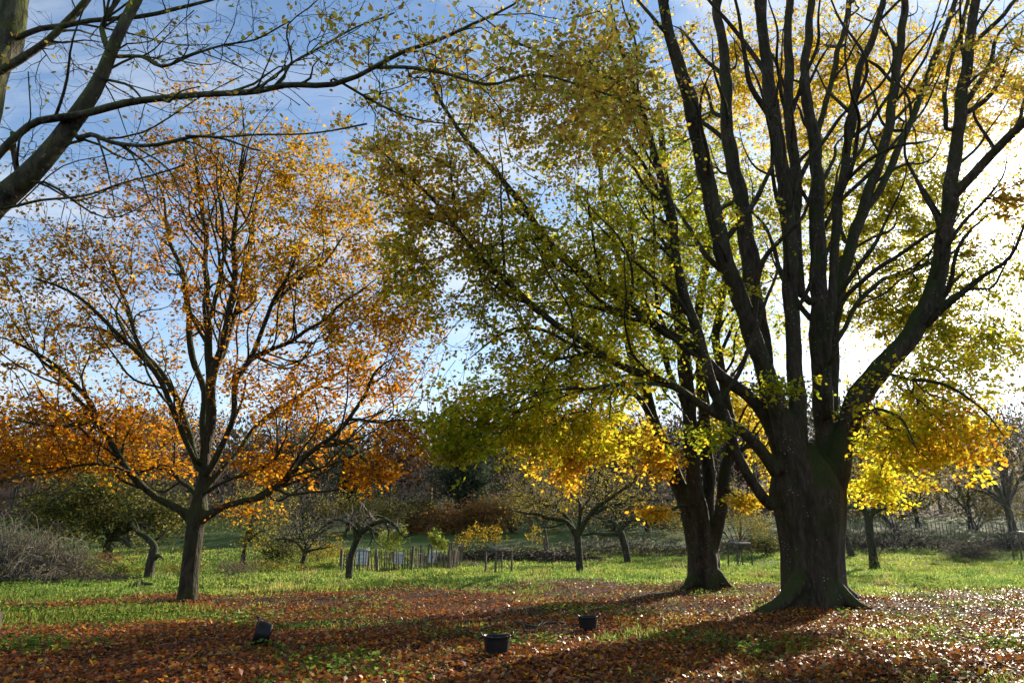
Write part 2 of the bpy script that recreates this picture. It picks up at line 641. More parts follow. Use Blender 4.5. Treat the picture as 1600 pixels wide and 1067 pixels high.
def leaf_mesh(name, pos, axis, normal, length, width, tint, mat, six=False, fold=0.25, blade=False):
    """one folded blade per row, joined into one leaf mass"""
    n = len(pos)
    axis = nrm(axis)
    side = nrm(cross(normal, axis))
    nn = cross(axis, side)
    L = length[:, None]
    W = width[:, None] * 0.5
    lift = nn * W * fold
    if blade:
        v = np.stack([pos - side * W, pos + side * W, pos + axis * L], 1)
        F = np.arange(n)[:, None] * 3 + np.array([[0, 1, 2]])
        k = 3
    elif six:
        v = np.stack([pos, pos + axis * L * .3 + side * W * .92 + lift, pos + axis * L * .68 + side * W * .85 + lift,
                      pos + axis * L, pos + axis * L * .68 - side * W * .85 + lift, pos + axis * L * .3 - side * W * .92 + lift], 1)
        b = np.arange(n)[:, None] * 6
        F = np.concatenate([b + np.array([[0, 3, 2, 1]]), b + np.array([[0, 5, 4, 3]])])
        k = 6
    else:
        v = np.stack([pos, pos + axis * L * .48 - side * W + lift, pos + axis * L, pos + axis * L * .48 + side * W + lift], 1)
        b = np.arange(n)[:, None] * 4
        F = b + np.array([[0, 1, 2, 3]])
        k = 4
    return mesh_np(name, v.reshape(-1, 3), F, mat, tint=np.repeat(tint, k, 0))


def palette(rng, n, cols, jit=0.18):
    cols = np.asarray(cols, float)
    w = cols[:, 3] / cols[:, 3].sum()
    c = cols[rng.choice(len(cols), n, p=w), :3]
    return np.clip(c * (1 + jit * rng.randn(n, 1)) * (1 + 0.08 * rng.randn(n, 3)), 0.003, 0.85)


# ------------------------------------------------------------------ tree growing
def near2(A, B):
    """squared distance from each row of A to its nearest row of B"""
    out = np.empty(len(A))
    bb = (B * B).sum(1)
    for i in range(0, len(A), 512):
        a = A[i:i + 512]
        out[i:i + 512] = np.maximum(0, ((a * a).sum(1)[:, None] + bb[None] - 2 * a @ B.T).min(1))
    return out


class Tree:
    """limbs given by hand, the finer branches grow from them towards tips scattered in the crown"""

    def __init__(self, seed):
        self.rng = np.random.RandomState(seed)
        self.pos, self.dir, self.par, self.plen, self.lr, self.own = [], [], [], [], [], []
        self.tips, self.chains = [], []
        self.thick_pen = 12.0

    def add_limb(self, q, spawn_from=0.0, parent_len=0.0):
        s = np.cumsum(np.r_[0, np.linalg.norm(np.diff(q[:, :3], axis=0), axis=1)])
        d = nrm(np.gradient(q[:, :3], axis=0))
        for i in range(len(q)):
            if s[i] < spawn_from:
                continue
            self.pos.append(q[i, :3])
            self.dir.append(d[i])
            self.par.append(-1)
            self.plen.append(parent_len + s[i])
            self.lr.append(q[i, 3])

    def grow(self, tips, step=0.35, droop=0.0, alpha=0.12, wob=0.06, maxlen=None):
        rng = self.rng
        cap = len(self.pos) + int(len(tips) * 14) + 100
        pos = np.zeros((cap, 3))
        dr = np.zeros((cap, 3))
        pl = np.zeros(cap)
        n = len(self.pos)
        pos[:n] = self.pos
        dr[:n] = self.dir
        pl[:n] = self.plen
        pen = np.zeros(cap)
        pen[:n] = np.minimum(np.array(self.lr) * self.thick_pen, 2.5)
        par = list(self.par)
        lr = list(self.lr)
        # near tips first
        dmin = near2(tips[:, :3], pos[:n])
        qx, qy, qz = (np.ascontiguousarray(pos[:, c], dtype=np.float32) for c in range(3))
        for ti in np.argsort(dmin * (0.7 + 0.6 * rng.rand(len(tips)))):
            t = tips[ti, :3]
            ex, ey, ez = qx[:n] - t[0], qy[:n] - t[1], qz[:n] - t[2]
            d2 = ex * ex + ey * ey + ez * ez
            sel = np.flatnonzero(d2 < (2.6 * math.sqrt(max(0.0, float(d2.min()))) + 2.0) ** 2)
            dv = t - pos[sel]
            d = np.sqrt((dv ** 2).sum(1)) + 1e-6
            ca = (dv * dr[sel]).sum(1) / d
            cost = d * (1.55 - 0.75 * ca) + alpha * pl[sel] + pen[sel]
            b_ = int(np.argmin(cost))
            j = int(sel[b_])
            L = d[b_]
            if L < 0.05 or (maxlen and L > maxlen):
                continue
            m = max(2, min(14, int(math.ceil(L / step))))
            p0 = pos[j]
            to = dv[b_] / L
            t0 = nrm(0.55 * dr[j] + 0.6 * to)
            out = nrm(to + np.array([0, 0, -droop]) + 0.25 * rng.randn(3))
            s = np.arange(1, m + 1)[:, None] / m
            h00 = 2 * s ** 3 - 3 * s ** 2 + 1
            h10 = s ** 3 - 2 * s ** 2 + s
            h01 = -2 * s ** 3 + 3 * s ** 2
            h11 = s ** 3 - s ** 2
            c = h00 * p0 + h10 * t0 * L + h01 * t + h11 * out * L
            c[:-1] += rng.randn(m - 1, 3) * wob * min(L, 1.5) / m ** 0.5
            if n + m >= cap:
                break
            ids = list(range(n, n + m))
            pos[n:n + m] = c
            qx[n:n + m], qy[n:n + m], qz[n:n + m] = c[:, 0], c[:, 1], c[:, 2]
            full = np.vstack([p0, c])
            dd = nrm(np.diff(full, axis=0))
            dr[n:n + m] = dd
            pl[n:n + m] = pl[j] + np.cumsum(np.linalg.norm(np.diff(full, axis=0), axis=1))
            par.append(j)
            par.extend(ids[:-1])
            lr.extend([0] * m)
            n += m
            self.chains.append((j, ids))
            self.tips.append((ids[-1], ti))
        self.pos = list(pos[:n])
        self.dir = list(dr[:n])
        self.plen = list(pl[:n])
        self.par, self.lr = par, lr

    def radii(self, r_tip=0.004, expo=0.45):
        n = len(self.pos)
        c = np.zeros(n)
        for e, _ in self.tips:
            c[e] += 1
        par = self.par
        for i in range(n - 1, -1, -1):
            if par[i] >= 0:
                c[par[i]] += c[i]
        r = r_tip * np.maximum(c, 1) ** expo
        for i in range(n):
            if par[i] < 0:
                r[i] = self.lr[i]
            else:
                r[i] = min(r[i], r[par[i]] * 0.97 if self.lr[par[i]] == 0 else max(r_tip, self.lr[par[i]] * 0.6))
        return r

    def twig_mesh(self, name, mat, r_tip=0.004, expo=0.5, origin=(0, 0, 0)):
        r = self.radii(r_tip, expo)
        pos = np.array(self.pos) - np.asarray(origin)
        mb = MB()
        groups = {}
        for j, ids in self.chains:
            idx = [j] + ids
            r1 = r[ids[0]] * 1.35
            r0 = min(r[j], r1)
            k = 3 if r0 < 0.018 else (5 if r0 < 0.05 else 7)
            groups.setdefault((len(idx), k), []).append(idx)
        for (m, k), L in groups.items():
            L = np.array(L)
            rr = r[L]
            rr[:, 0] = np.minimum(rr[:, 0], rr[:, 1] * 1.35)
            mb.tubes(pos[L], rr, k)
        return mb.mesh(name, mat)

    def leaves(self, tipdata, per_tip, spread, size, pal_fn, flat=0.5, back=0.75, origin=(0, 0, 0), aspect=0.62, hang=0.15):
        """leaf sprays round each twig end; tipdata[:,3] = palette index, [:,4] density"""
        rng = self.rng
        E = np.array([e for e, _ in self.tips])
        TI = np.array([ti for _, ti in self.tips])
        k = rng.poisson(per_tip * tipdata[TI, 4] * rng.gamma(1.6, 1 / 1.6, len(TI)))
        t = np.array(self.dir)[E]
        hz = nrm(t * np.array([1, 1, 0.6]) + 1e-4)
        side = nrm(cross(hz, np.array([0, 0, 1.0])) + 1e-5)
        up = nrm(cross(side, hz) + 0.25 * rng.randn(len(E), 3))
        rp = np.repeat(np.arange(len(E)), k)
        n = len(rp)
        hz, side, up, p0 = hz[rp], side[rp], up[rp], np.array(self.pos)[E][rp]
        u = rng.uniform(-back, 0.12, n)
        taper = 0.35 + 0.65 * np.clip(-u / back + 0.15, 0, 1)
        sd_ = rng.randn(n) * spread * 0.55 * taper
        vz = rng.randn(n) * spread * (1 - flat) * 0.6 - hang * np.abs(sd_)
        pos = p0 + hz * (u * spread * 1.6)[:, None] + side * sd_[:, None] + up * vz[:, None]
        ax = nrm(hz * 0.5 + side * np.sign(sd_)[:, None] * 0.8 + rng.randn(n, 3) * 0.45 + np.array([0, 0, -hang]))
        nr = nrm(up * (0.4 + flat) + rng.randn(n, 3) * (0.85 - 0.45 * flat))
        L_ = size * rng.uniform(0.5, 1.3, n)
        pi = tipdata[TI, 3].astype(int)[rp]
        C_ = np.zeros((n, 3))
        for q in np.unique(pi):
            mk = pi == q
            C_[mk] = pal_fn(rng, int(mk.sum()), int(q), None)
        return pos - np.asarray(origin), ax, nr, L_, L_ * aspect, C_


def blob_tips(rng, blobs):
    """blobs: (px, py, Y, rx_px, ry_px, rY_m, n, palette, density) -> tips [x y z pal dens]"""
    out = []
    for (px, py, Y, rx, ry, rY, n, pal, dens) in blobs:
        c, mpp = P(px, py, Y)
        v = nrm(rng.randn(n, 3)) * np.clip(np.abs(rng.randn(n, 1)) * 0.42 + 0.62 * rng.rand(n, 1) ** 0.6, 0, 1.55)
        # right / forward / up axes of the place itself
        p = c + v * np.array([rx * mpp, rY, ry * mpp])
        p = p[p[:, 2] > 0.35]
        out.append(np.hstack([p, np.full((len(p), 1), pal), np.full((len(p), 1), dens)]))
    return np.vstack(out)


def limb(pts, Y0, off=(0, 0, 0), wscale=1.0):
    """pts: (px, py, dY, width_px) -> rows x y z r"""
    rows = []
    for (px, py, dy, w) in pts:
        p, mpp = P(px, py, Y0 + dy)
        rows.append([*p, max(0.012, w * 0.5 * mpp * wscale)])
    return np.array(rows)


# ------------------------------------------------------------------ ground
def build_ground():
    def axis(lo, hi, fine_lo, fine_hi, step, grow=1.12):
        a = list(np.arange(fine_lo, fine_hi, step))
        s = step
        x = a[-1]
        while x < hi:
            s *= grow
            x += s
            a.append(x)
        s = step
        x = a[0]
        pre = []
        while x > lo:
            s *= grow
            x -= s
            pre.append(x)
        return np.array(pre[::-1] + a)
    xs = axis(-2500, 2500, -32, 32, 0.55)
    ys = axis(-200, 3500, 4, 46, 0.5, 1.07)
    X, Y = np.meshgrid(xs, ys)
    Z = terrain(X, Y)
    Z = Z + (fbm2(X, Y, 11, 2.6) * 0.012) * (Y < 60)
    V = np.stack([X, Y, Z], -1).reshape(-1, 3)
    nx, ny = len(xs), len(ys)
    i = np.arange(ny - 1)[:, None] * nx + np.arange(nx - 1)[None]
    F = np.stack([i, i + 1, i + nx + 1, i + nx], -1).reshape(-1, 4)
    me = mesh_np('ground', V, F, 'meadow_ground', attr=('litter', np.maximum(litter(V[:, 0], V[:, 1]), np.clip((V[:, 1] - 112) / 8, 0, 1))), smooth=True)
    o = obj('ground', me, kind='structure')
    o['label'] = 'leaf strewn meadow ground rising to a wooded hill'


build_ground()


# ------------------------------------------------------------------ the three big trees
BEECH = {
    0: [(0.26, 0.27, 0.012, 3), (0.38, 0.33, 0.012, 2.4), (0.50, 0.36, 0.015, 1.4), (0.15, 0.18, 0.012, 1)],
    1: [(0.52, 0.36, 0.015, 3), (0.54, 0.28, 0.012, 1.8), (0.34, 0.30, 0.015, 2.2)],
    2: [(0.62, 0.36, 0.012, 3), (0.58, 0.22, 0.01, 1.8), (0.60, 0.45, 0.015, 1.8)],
    3: [(0.20, 0.26, 0.012, 3), (0.32, 0.34, 0.012, 2.6), (0.50, 0.42, 0.015, 1.4)],
    4: [(0.38, 0.24, 0.025, 2), (0.28, 0.13, 0.02, 1), (0.48, 0.34, 0.025, 1.8), (0.24, 0.24, 0.02, 1.2)],
    5: [(0.58, 0.52, 0.015, 3), (0.44, 0.44, 0.015, 2), (0.64, 0.42, 0.012, 1.6), (0.62, 0.28, 0.012, .4)],
}
OAK = {
    0: [(0.54, 0.20, 0.006, 3), (0.42, 0.135, 0.005, 2.2), (0.27, 0.085, 0.006, 1.2), (0.56, 0.32, 0.008, 1)],
    1: [(0.46, 0.25, 0.008, 3), (0.31, 0.21, 0.008, 2), (0.48, 0.18, 0.006, 1.8)],
    2: [(0.33, 0.145, 0.006, 3), (0.22, 0.085, 0.006, 2.2), (0.40, 0.24, 0.008, 1.6)],
}


def pal_of(D, jit=0.2):
    def f(rng, k, i, pos):
        return palette(rng, k, D[i], jit)
    return f


def bole(mb, path, flutes, k=56, seed=0, flare=0.5, flare_h=0.5):
    r = np.random.RandomState(seed)
    q = spline(path, 0.12)
    th = np.arange(k) * 2 * math.pi / k
    V = []
    z0 = path[0][2]
    ph = [(m, a, r.rand() * 6.28, (r.rand() - .5) * 0.5) for m, a in flutes]
    for row in q:
        h = max(0.0, row[2] - z0)
        f = np.ones(k)
        for m, a, p0, tw in ph:
            f += a * np.cos(m * th + p0 + tw * h)
        fl = flare * math.exp(-h / flare_h)
        f += fl * (0.55 + 0.45 * np.cos(5 * th + 1.0) + 0.25 * np.cos(3 * th + 2.2))
        rr = row[3] * f
        V.append(np.stack([row[0] + rr * np.cos(th), row[1] + rr * np.sin(th), np.full(k, row[2])], -1))
    n = len(V)
    V = np.concatenate(V + [q[:1, :3], q[-1:, :3]])
    i = np.arange(n - 1)[:, None] * k
    j = np.arange(k)[None]
    j2 = (j + 1) % k
    Q = np.stack([i + j, i + j2, i + k + j2, i + k + j], -1).reshape(-1, 4)
    jj = np.arange(k)
    T = np.concatenate([np.stack([np.full(k, n * k), (jj + 1) % k, jj], -1),
                        np.stack([np.full(k, n * k + 1), (n - 1) * k + jj, (n - 1) * k + (jj + 1) % k], -1)])
    mb.add(V, Q, T)


def split_len(q, L):
    s = np.cumsum(np.r_[0, np.linalg.norm(np.diff(q[:, :3], axis=0), axis=1)])
    return int(np.searchsorted(s, L))


def big_tree(name, label, base_px, seed, bole_px, limbs_px, roots, blobs, fuse_len, voxel, mats, D, per_tip, spread, size, r_tip=0.004,
             six=False, flutes=((2, .05), (3, .05), (5, .035), (7, .02)), flare=0.5, droop=0.0, flat=0.6, spawn_from=2.0, alpha=0.12, step=0.35, expo=0.52,
             wig=0.035, aspect=0.62, mult=1.0, flare_h=.5, auto=(0, 1, 2, .05, .2), clear=.0, clear_r=9., bole_w=1.0, limb_w=1.0):
    rng = np.random.RandomState(seed)
    base = G(*base_px)
    Y0 = base[1]
    t = thing(name, base, label, 'tree')
    path = []
    for (px, py, dy, w) in bole_px:
        p, mpp = P(px, py, Y0 + dy)
        path.append([*p, w * .5 * mpp * bole_w])
    path[0][:3] = base + np.array([0, 0, -0.25])
    path = np.array(path)
    parts = [lambda mb: bole(mb, path - np.r_[base, 0], flutes, seed=seed, flare=flare, flare_h=flare_h)]
    qs = []
    top_py = min(b[1] for b in bole_px) - 2
    for spec in limbs_px:
        rows = limb(spec, Y0, wscale=limb_w)
        if spec[0][1] < top_py or not fuse_len:
            al = np.vstack(qs)
            al = al[al[:, 3] > rows[0, 3] * .8]
            if len(al):
                d = np.linalg.norm(al[:, :3] - rows[0, :3], axis=1)
                i = int(np.argmin(d))
                if d[i] > .05:
                    rows = np.vstack([np.r_[al[i, :3], rows[0, 3]], rows])
        if spec[-1][3] < 9:
            rows[-1, 3] = min(rows[-1, 3], .012)
        q = spline(rows, 0.25 if rows[0, 3] > .04 else .15, wig, rng)
        ar = np.arange(len(q))
        kn = 1 + .05 * np.sin(ar * .9 + rng.rand() * 6) * np.sin(ar * .37 + rng.rand() * 6)
        for _ in range(len(q) // 7):
            kn += rng.uniform(.02, .09) * np.exp(-((ar - rng.randint(len(q))) / rng.uniform(.7, 1.3)) ** 2)
        q[:, 3] *= kn
        qs.append(q)
    # side branches that spring from the traced limbs
    extra = []
    na, Lmin, Lmax, rmin, rise = auto
    cand = [q for q in qs if q[0, 3] > rmin]
    wts = np.array([len(q) for q in cand], float)
    for k in range(na):
        q = cand[rng.choice(len(cand), p=wts / wts.sum())]
        i = rng.randint(int(len(q) * .22), max(int(len(q) * .22) + 1, len(q) - 3))
        p, r0 = q[i, :3], q[i, 3]
        d = nrm(q[min(i + 2, len(q) - 1), :3] - q[i - 1, :3])
        outw = nrm(np.array([p[0] - base[0], p[1] - base[1], 0]) + 1e-3)
        side = rng.randn(3) + outw * .7
        side = nrm(side - d * (side @ d))
        L = rng.uniform(Lmin, Lmax) * (1.1 - .5 * i / len(q))
        g = nrm(d * .75 + side * .8 + np.array([0, 0, rise]))
        e = p + g * L + np.array([0, 0, .10 * L])
        m1 = p + nrm(d * .9 + side * .6) * L * .3 + rng.randn(3) * .05 * L
        m2 = p + g * L * .68 + rng.randn(3) * .07 * L
        rr = min(r0 * .5, rmin * rng.uniform(.45, 1.0) + .006 * L)
        if e[2] < base[2] + 2.0 * (Lmax / 4):
            continue
        extra.append(spline(np.array([[*p, rr], [*m1, rr * .85], [*m2, rr * .5], [*e, .008]]), .2, wig * 1.2, rng))
    B4 = np.r_[base, 0]
    for q, spec in zip(qs, limbs_px):
        fl = fuse_len if spec[0][1] >= top_py and fuse_len else 0
        if fl:
            e = max(3, split_len(q, fl))
            parts.append(lambda mb, q=q, e=e: mb.tube((q[:e] - B4)[:, :3], q[:e, 3] * 1.02, 14))
    for ro in roots:
        rows = []
        for (px, py, dy, w) in ro:
            p, mpp = P(px, py, Y0 + dy)
            rows.append([p[0], p[1], p[2], w * .5 * mpp])
        q = spline(np.array(rows), 0.12)
        parts.append(lambda mb, q=q: mb.tube((q - B4)[:, :3], q[:, 3], 12))
    obj('trunk', union_mesh(parts, voxel, mats[0], 3), t)
    T = Tree(seed + 1)
    for q, spec in zip(qs, limbs_px):
        fl = fuse_len if spec[0][1] >= top_py and fuse_len else 0
        s = max(0, split_len(q, fl) - 3) if fl else 0
        if len(q) - s > 2:
            mb = MB()
            k = 14 if q[s, 3] > 0.12 else 9
            mb.tube((q[s:] - B4)[:, :3], q[s:, 3], k, lump=0.10, rng=rng)
            obj('limb', mb.mesh('limb', mats[0]), t)
        T.add_limb(q, spawn_from if fl else 0.4, 0.0 if fl else 2.0)
    for q in extra:
        mb = MB()
        mb.tube((q - B4)[:, :3], q[:, 3], 7 if q[0, 3] > .03 else 5, lump=.08, rng=rng)
        obj('branch', mb.mesh('branch', mats[0]), t)
        T.add_limb(q, .4, 3.0)
    tips = blob_tips(rng, [b[:6] + (int(b[6] * mult),) + b[7:] for b in blobs])
    thick = np.vstack(qs)
    thick = thick[thick[:, 3] > clear_r]
    if len(thick):
        dm = near2(tips[:, :3], thick[:, :3])
        tips = tips[dm > clear ** 2]
    perm = rng.permutation(len(tips))
    tips = tips[perm]
    T.grow(tips, step, droop, alpha)
    obj('twigs', T.twig_mesh('twigs', mats[1], r_tip, expo, base), t, kind='stuff')
    lv = T.leaves(tips, per_tip, spread, size, pal_of(D), flat=flat, origin=base, aspect=aspect)
    obj('foliage', leaf_mesh('foliage', *lv, mats[2], six=six), t, kind='stuff')
    return t, T


# --- great beech, right of centre
BA = (1272, 945)
beech_bole = [(1272, 945, 0, 112), (1271, 905, 0, 110), (1270, 860, 0, 110), (1268, 810, 0, 122), (1263, 770, 0, 134), (1258, 738, 0, 112), (1256, 712, .05, 70), (1256, 690, .1, 24)]
beech_limbs = [
    # big right limb
    [(1285, 800, 0, 62), (1312, 720, -.1, 48), (1340, 630, -.2, 46), (1378, 572, -.3, 42), (1430, 510, -.5, 38), (1464, 440, -.7, 34), (1480, 360, -.9, 29),
     (1487, 275, -1.0, 26), (1497, 187, -1.2, 23), (1517, 75, -1.4, 19), (1525, -40, -1.6, 15), (1535, -180, -1.8, 8)],
    [(1484, 312, -.95, 20), (1520, 272, -1.4, 19), (1560, 232, -2, 18), (1605, 185, -2.6, 16), (1690, 90, -3.6, 11), (1760, -20, -4.3, 6)],
    [(1478, 200, -1.1, 8.5), (1478, 150, -.8, 8.5), (1486, 95, -.4, 8), (1514, 0, .1, 7), (1530, -80, .5, 4)],
    # second stem, right of the middle
    [(1283, 780, .2, 50), (1287, 680, .3, 40), (1283, 590, .4, 36), (1279, 480, .5, 34), (1278, 380, .6, 33), (1276, 290, .7, 26), (1270, 200, .8, 22), (1256, 120, .9, 18), (1266, 40, 1, 15), (1268, -60, 1.1, 12), (1262, -180, 1.1, 6)],
    [(1277, 300, .7, 9), (1280, 210, 1.4, 12), (1298, 130, 2.0, 11), (1318, 50, 2.5, 10), (1330, -30, 3, 8), (1345, -140, 3.4, 4)],
    # slender curving stem
    [(1292, 640, -.5, 16), (1296, 520, -.7, 18), (1302, 400, -.9, 18), (1313, 320, -1.1, 18), (1322, 245, -1.3, 17), (1331, 168, -1.5, 16), (1346, 105, -1.7, 14), (1374, 37, -1.9, 13), (1380, -40, -2, 10), (1400, -150, -2.2, 5)],
    # right stems behind
    [(1292, 700, .9, 30), (1300, 600, 1.0, 26), (1306, 500, 1.2, 24), (1322, 400, 1.5, 23), (1350, 325, 1.8, 21), (1378, 245, 2.1, 19), (1394, 150, 2.4, 18), (1408, 75, 2.7, 16), (1413, -20, 3, 13), (1420, -150, 3.3, 6)],
    [(1346, 335, 1.7, 9), (1376, 298, 1.9, 15), (1406, 225, 2.2, 14), (1440, 150, 2.6, 13), (1466, 75, 3, 12), (1496, -10, 3.4, 9), (1530, -120, 3.8, 5)],
    # middle stem
    [(1255, 770, -.35, 56), (1246, 680, -.4, 40), (1242, 590, -.4, 32), (1238, 480, -.4, 30), (1232, 375, -.5, 29), (1222, 250, -.6, 28), (1206, 168, -.7, 26), (1194, 75, -.8, 22), (1190, -20, -.9, 18), (1180, -160, -1, 8)],
    [(1252, 460, .3, 16), (1244, 320, .7, 22), (1239, 240, .9, 21), (1232, 150, 1.1, 19), (1231, 75, 1.3, 17), (1236, -20, 1.5, 14), (1240, -150, 1.7, 6)],
    # left middle stem
    [(1238, 760, .2, 50), (1222, 690, .3, 44), (1198, 600, .4, 38), (1182, 490, .5, 36), (1172, 400, .6, 34), (1154, 300, .7, 30), (1140, 225, .9, 26), (1135, 150, 1, 23), (1127, 56, 1.1, 19), (1115, -30, 1.2, 15), (1100, -170, 1.3, 7)],
    # leaning left stem
    [(1240, 750, -.3, 46), (1218, 650, -.5, 40), (1200, 585, -.6, 37), (1178, 525, -.7, 36), (1150, 454, -.9, 35), (1127, 395, -1.1, 34), (1111, 300, -1.3, 32), (1094, 225, -1.6, 31), (1074, 150, -1.9, 29), (1055, 90, -2.2, 25), (1042, 37, -2.5, 22), (1034, -40, -2.8, 17), (1020, -160, -3.1, 8)],
    # long upper left limb
    [(1230, 720, .1, 34), (1196, 655, .0, 28), (1168, 622, -.1, 24), (1124, 585, -.3, 22), (1085, 540, -.6, 20), (1031, 514, -1.0, 17), (975, 472, -1.4, 16), (911, 424, -1.8, 15), (855, 372, -2.2, 14), (822, 330, -2.5, 13), (792, 296, -2.7, 12), (759, 255, -3, 11), (729, 217, -3.2, 9), (702, 176, -3.4, 8), (678, 130, -3.6, 6), (650, 60, -3.8, 3.5)],
    # long lower left limb
    [(1215, 740, -.4, 30), (1180, 690, -.6, 24), (1148, 662, -.8, 20), (1120, 646, -1, 18), (1050, 606, -1.4, 16), (994, 581, -1.8, 15), (937, 547, -2.2, 15), (881, 514, -2.6, 14), (825, 476, -3, 13), (800, 452, -3.2, 12.5), (772, 424, -3.4, 11), (745, 393, -3.6, 10), (717, 354, -3.8, 9), (661, 296, -4.1, 7), (616, 259, -4.3, 5.5), (572, 220, -4.5, 4)],
    # low left stem
    [(1208, 792, -.5, 24), (1190, 775, -.7, 23), (1168, 742, -.9, 21), (1150, 698, -1, 20), (1134, 650, -1.1, 21), (1108, 600, -1.2, 22), (1094, 529, -1.3, 22), (1070, 461, -1.5, 20), (1056, 397, -1.7, 18), (1047, 330, -1.9, 16), (1028, 250, -2.2, 14), (1000, 170, -2.5, 11), (975, 90, -2.8, 8), (955, 0, -3, 5)],
    # branches to the right
    [(1300, 560, -1, 9), (1310, 500, -1.5, 11), (1326, 461, -2, 10.5), (1367, 427, -2.6, 9.5), (1400, 403, -3, 8.5), (1440, 371, -3.6, 7), (1500, 330, -4.3, 4)],
    [(1305, 540, .8, 9), (1330, 490, 1.6, 10), (1375, 440, 2.4, 9), (1420, 425, 3, 8), (1480, 400, 3.8, 6), (1540, 360, 4.4, 4)],
    [(1440, 515, -.5, 9), (1462, 497, -1, 11), (1495, 470, -1.6, 9), (1536, 438, -2.2, 7)],
    [(1450, 480, -.5, 9), (1480, 450, -.2, 9), (1515, 415, .2, 7)],
    [(1372, 580, -.6, 8), (1420, 590, -1.6, 8), (1470, 600, -2.6, 6.5), (1530, 640, -3.6, 4), (1570, 680, -4.1, 2.5)],
    [(1330, 660, -.9, 8), (1370, 640, -1.9, 7), (1410, 660, -2.8, 5.5), (1440, 710, -3.5, 3.5)],
    [(1310, 300, -1, 7), (1350, 255, -2, 8), (1400, 230, -3, 7), (1460, 215, -4, 5)],
    # sub limbs on the left
    [(937, 547, -2.2, 8), (900, 540, -2, 8), (850, 515, -1.7, 7), (790, 520, -1.4, 5.5), (730, 560, -1.2, 4)],
    [(1050, 606, -1.4, 8), (1000, 600, -2.2, 8), (940, 602, -3, 7), (860, 610, -3.8, 5), (790, 640, -4.2, 3.5)],
    [(1031, 514, -1, 8), (985, 500, -.2, 8), (930, 480, .6, 7), (870, 470, 1.4, 5), (800, 480, 2, 3.5)],
    [(855, 372, -2.2, 8), (810, 378, -1.7, 7.5), (750, 385, -1.1, 6), (690, 400, -.6, 4.5), (640, 430, -.2, 3)],
    [(1000, 170, -2.5, 7), (950, 120, -3, 7), (880, 95, -3.5, 6), (800, 60, -4, 4.5), (730, 10, -4.4, 3)],
]
beech_roots = [
    [(1250, 905, -.4, 26), (1230, 932, -.7, 24), (1213, 945, -1.0, 20), (1196, 952, -1.25, 16), (1180, 958, -1.4, 10), (1170, 966, -1.5, 6)],
    [(1296, 905, -.35, 26), (1318, 930, -.55, 24), (1338, 945, -.75, 18), (1358, 953, -.9, 12), (1380, 958, -.95, 7), (1392, 963, -.95, 5)],
    [(1300, 905, .4, 26), (1328, 930, .8, 20), (1352, 939, 1.2, 11), (1370, 942, 1.4, 6)],
]
YA = G(*BA)[1]
beech_blobs = [
    (960, 420, YA - 1.5, 180, 170, 3.4, 350, 0, 1.0),
    (800, 440, YA - 2.5, 140, 150, 2.6, 290, 0, .85),
    (770, 640, YA - 3.0, 115, 70, 1.4, 80, 3, .8),
    (770, 640, YA - 3.0, 115, 70, 1.4, 85, 5, .8),
    (715, 690, YA - 3.2, 55, 50, 1.1, 75, 3, .9),
    (880, 670, YA - 2.2, 130, 60, 1.8, 200, 5, .8),
    (900, 580, YA - 1.5, 150, 60, 2.2, 140, 0, .9),
    (690, 330, YA - 3.8, 120, 130, 2.0, 210, 4, .8),
    (620, 250, YA - 4.2, 80, 80, 1.6, 90, 4, .8),
    (640, 420, YA - 2.8, 60, 70, 1.6, 70, 0, .7),
    (860, 170, YA - 2.8, 190, 130, 2.6, 360, 4, .8),
    (960, 140, YA - 1.6, 110, 130, 2.4, 200, 0, .85),
    (1080, 330, YA + 3.0, 150, 200, 2.2, 380, 3, 1.0),
    (1180, 140, YA + 3.4, 200, 160, 1.8, 420, 1, 1.0),
    (1330, 130, YA + 4.6, 180, 160, 1.8, 470, 1, 1.0),
    (1300, 330, YA + 4.2, 150, 170, 1.8, 420, 0, 1.1),
    (1420, 320, YA + 4.4, 120, 150, 2.0, 380, 0, 1.1),
    (1400, 470, YA + 3.6, 120, 85, 2.0, 290, 0, 1.1),
    (1440, 600, YA - 1.0, 130, 70, 1.5, 200, 5, .8),
    (1420, 690, YA - 1.4, 105, 65, 1.4, 190, 5, .8),
    (1490, 690, YA - 2.2, 55, 60, 1.6, 70, 2, .9),
    (1370, 760, YA + .5, 45, 40, 1.2, 60, 5, 1.0),
    (1560, 320, YA - 1.5, 60, 45, 1.8, 60, 4, 1.0),
    (1560, 540, YA + 3.4, 80, 60, 2.0, 120, 0, .9),
    (1540, 100, YA - 2.4, 80, 110, 2.4, 80, 4, .6),
    (1480, 150, YA + 4.2, 120, 150, 1.8, 260, 1, .9),
    (1570, 130, YA + 3.6, 90, 130, 1.8, 150, 1, .9),
    (1540, 430, YA + 4.0, 80, 70, 1.8, 120, 0, 1.0),
    (1470, 530, YA + 3.8, 90, 50, 1.8, 120, 0, 1.0),
    (1660, 200, YA - 3.0, 80, 140, 2.4, 60, 4, .6),
    (1200, -140, YA, 330, 120, 4.0, 240, 1, .7),
    (900, -60, YA - 2, 160, 90, 3.0, 110, 4, .7),
    (1120, 690, YA - 1.8, 60, 25, 1.0, 30, 3, 1.0),
    (1240, 610, YA - 1.9, 70, 22, .7, 24, 3, 1.0),
]
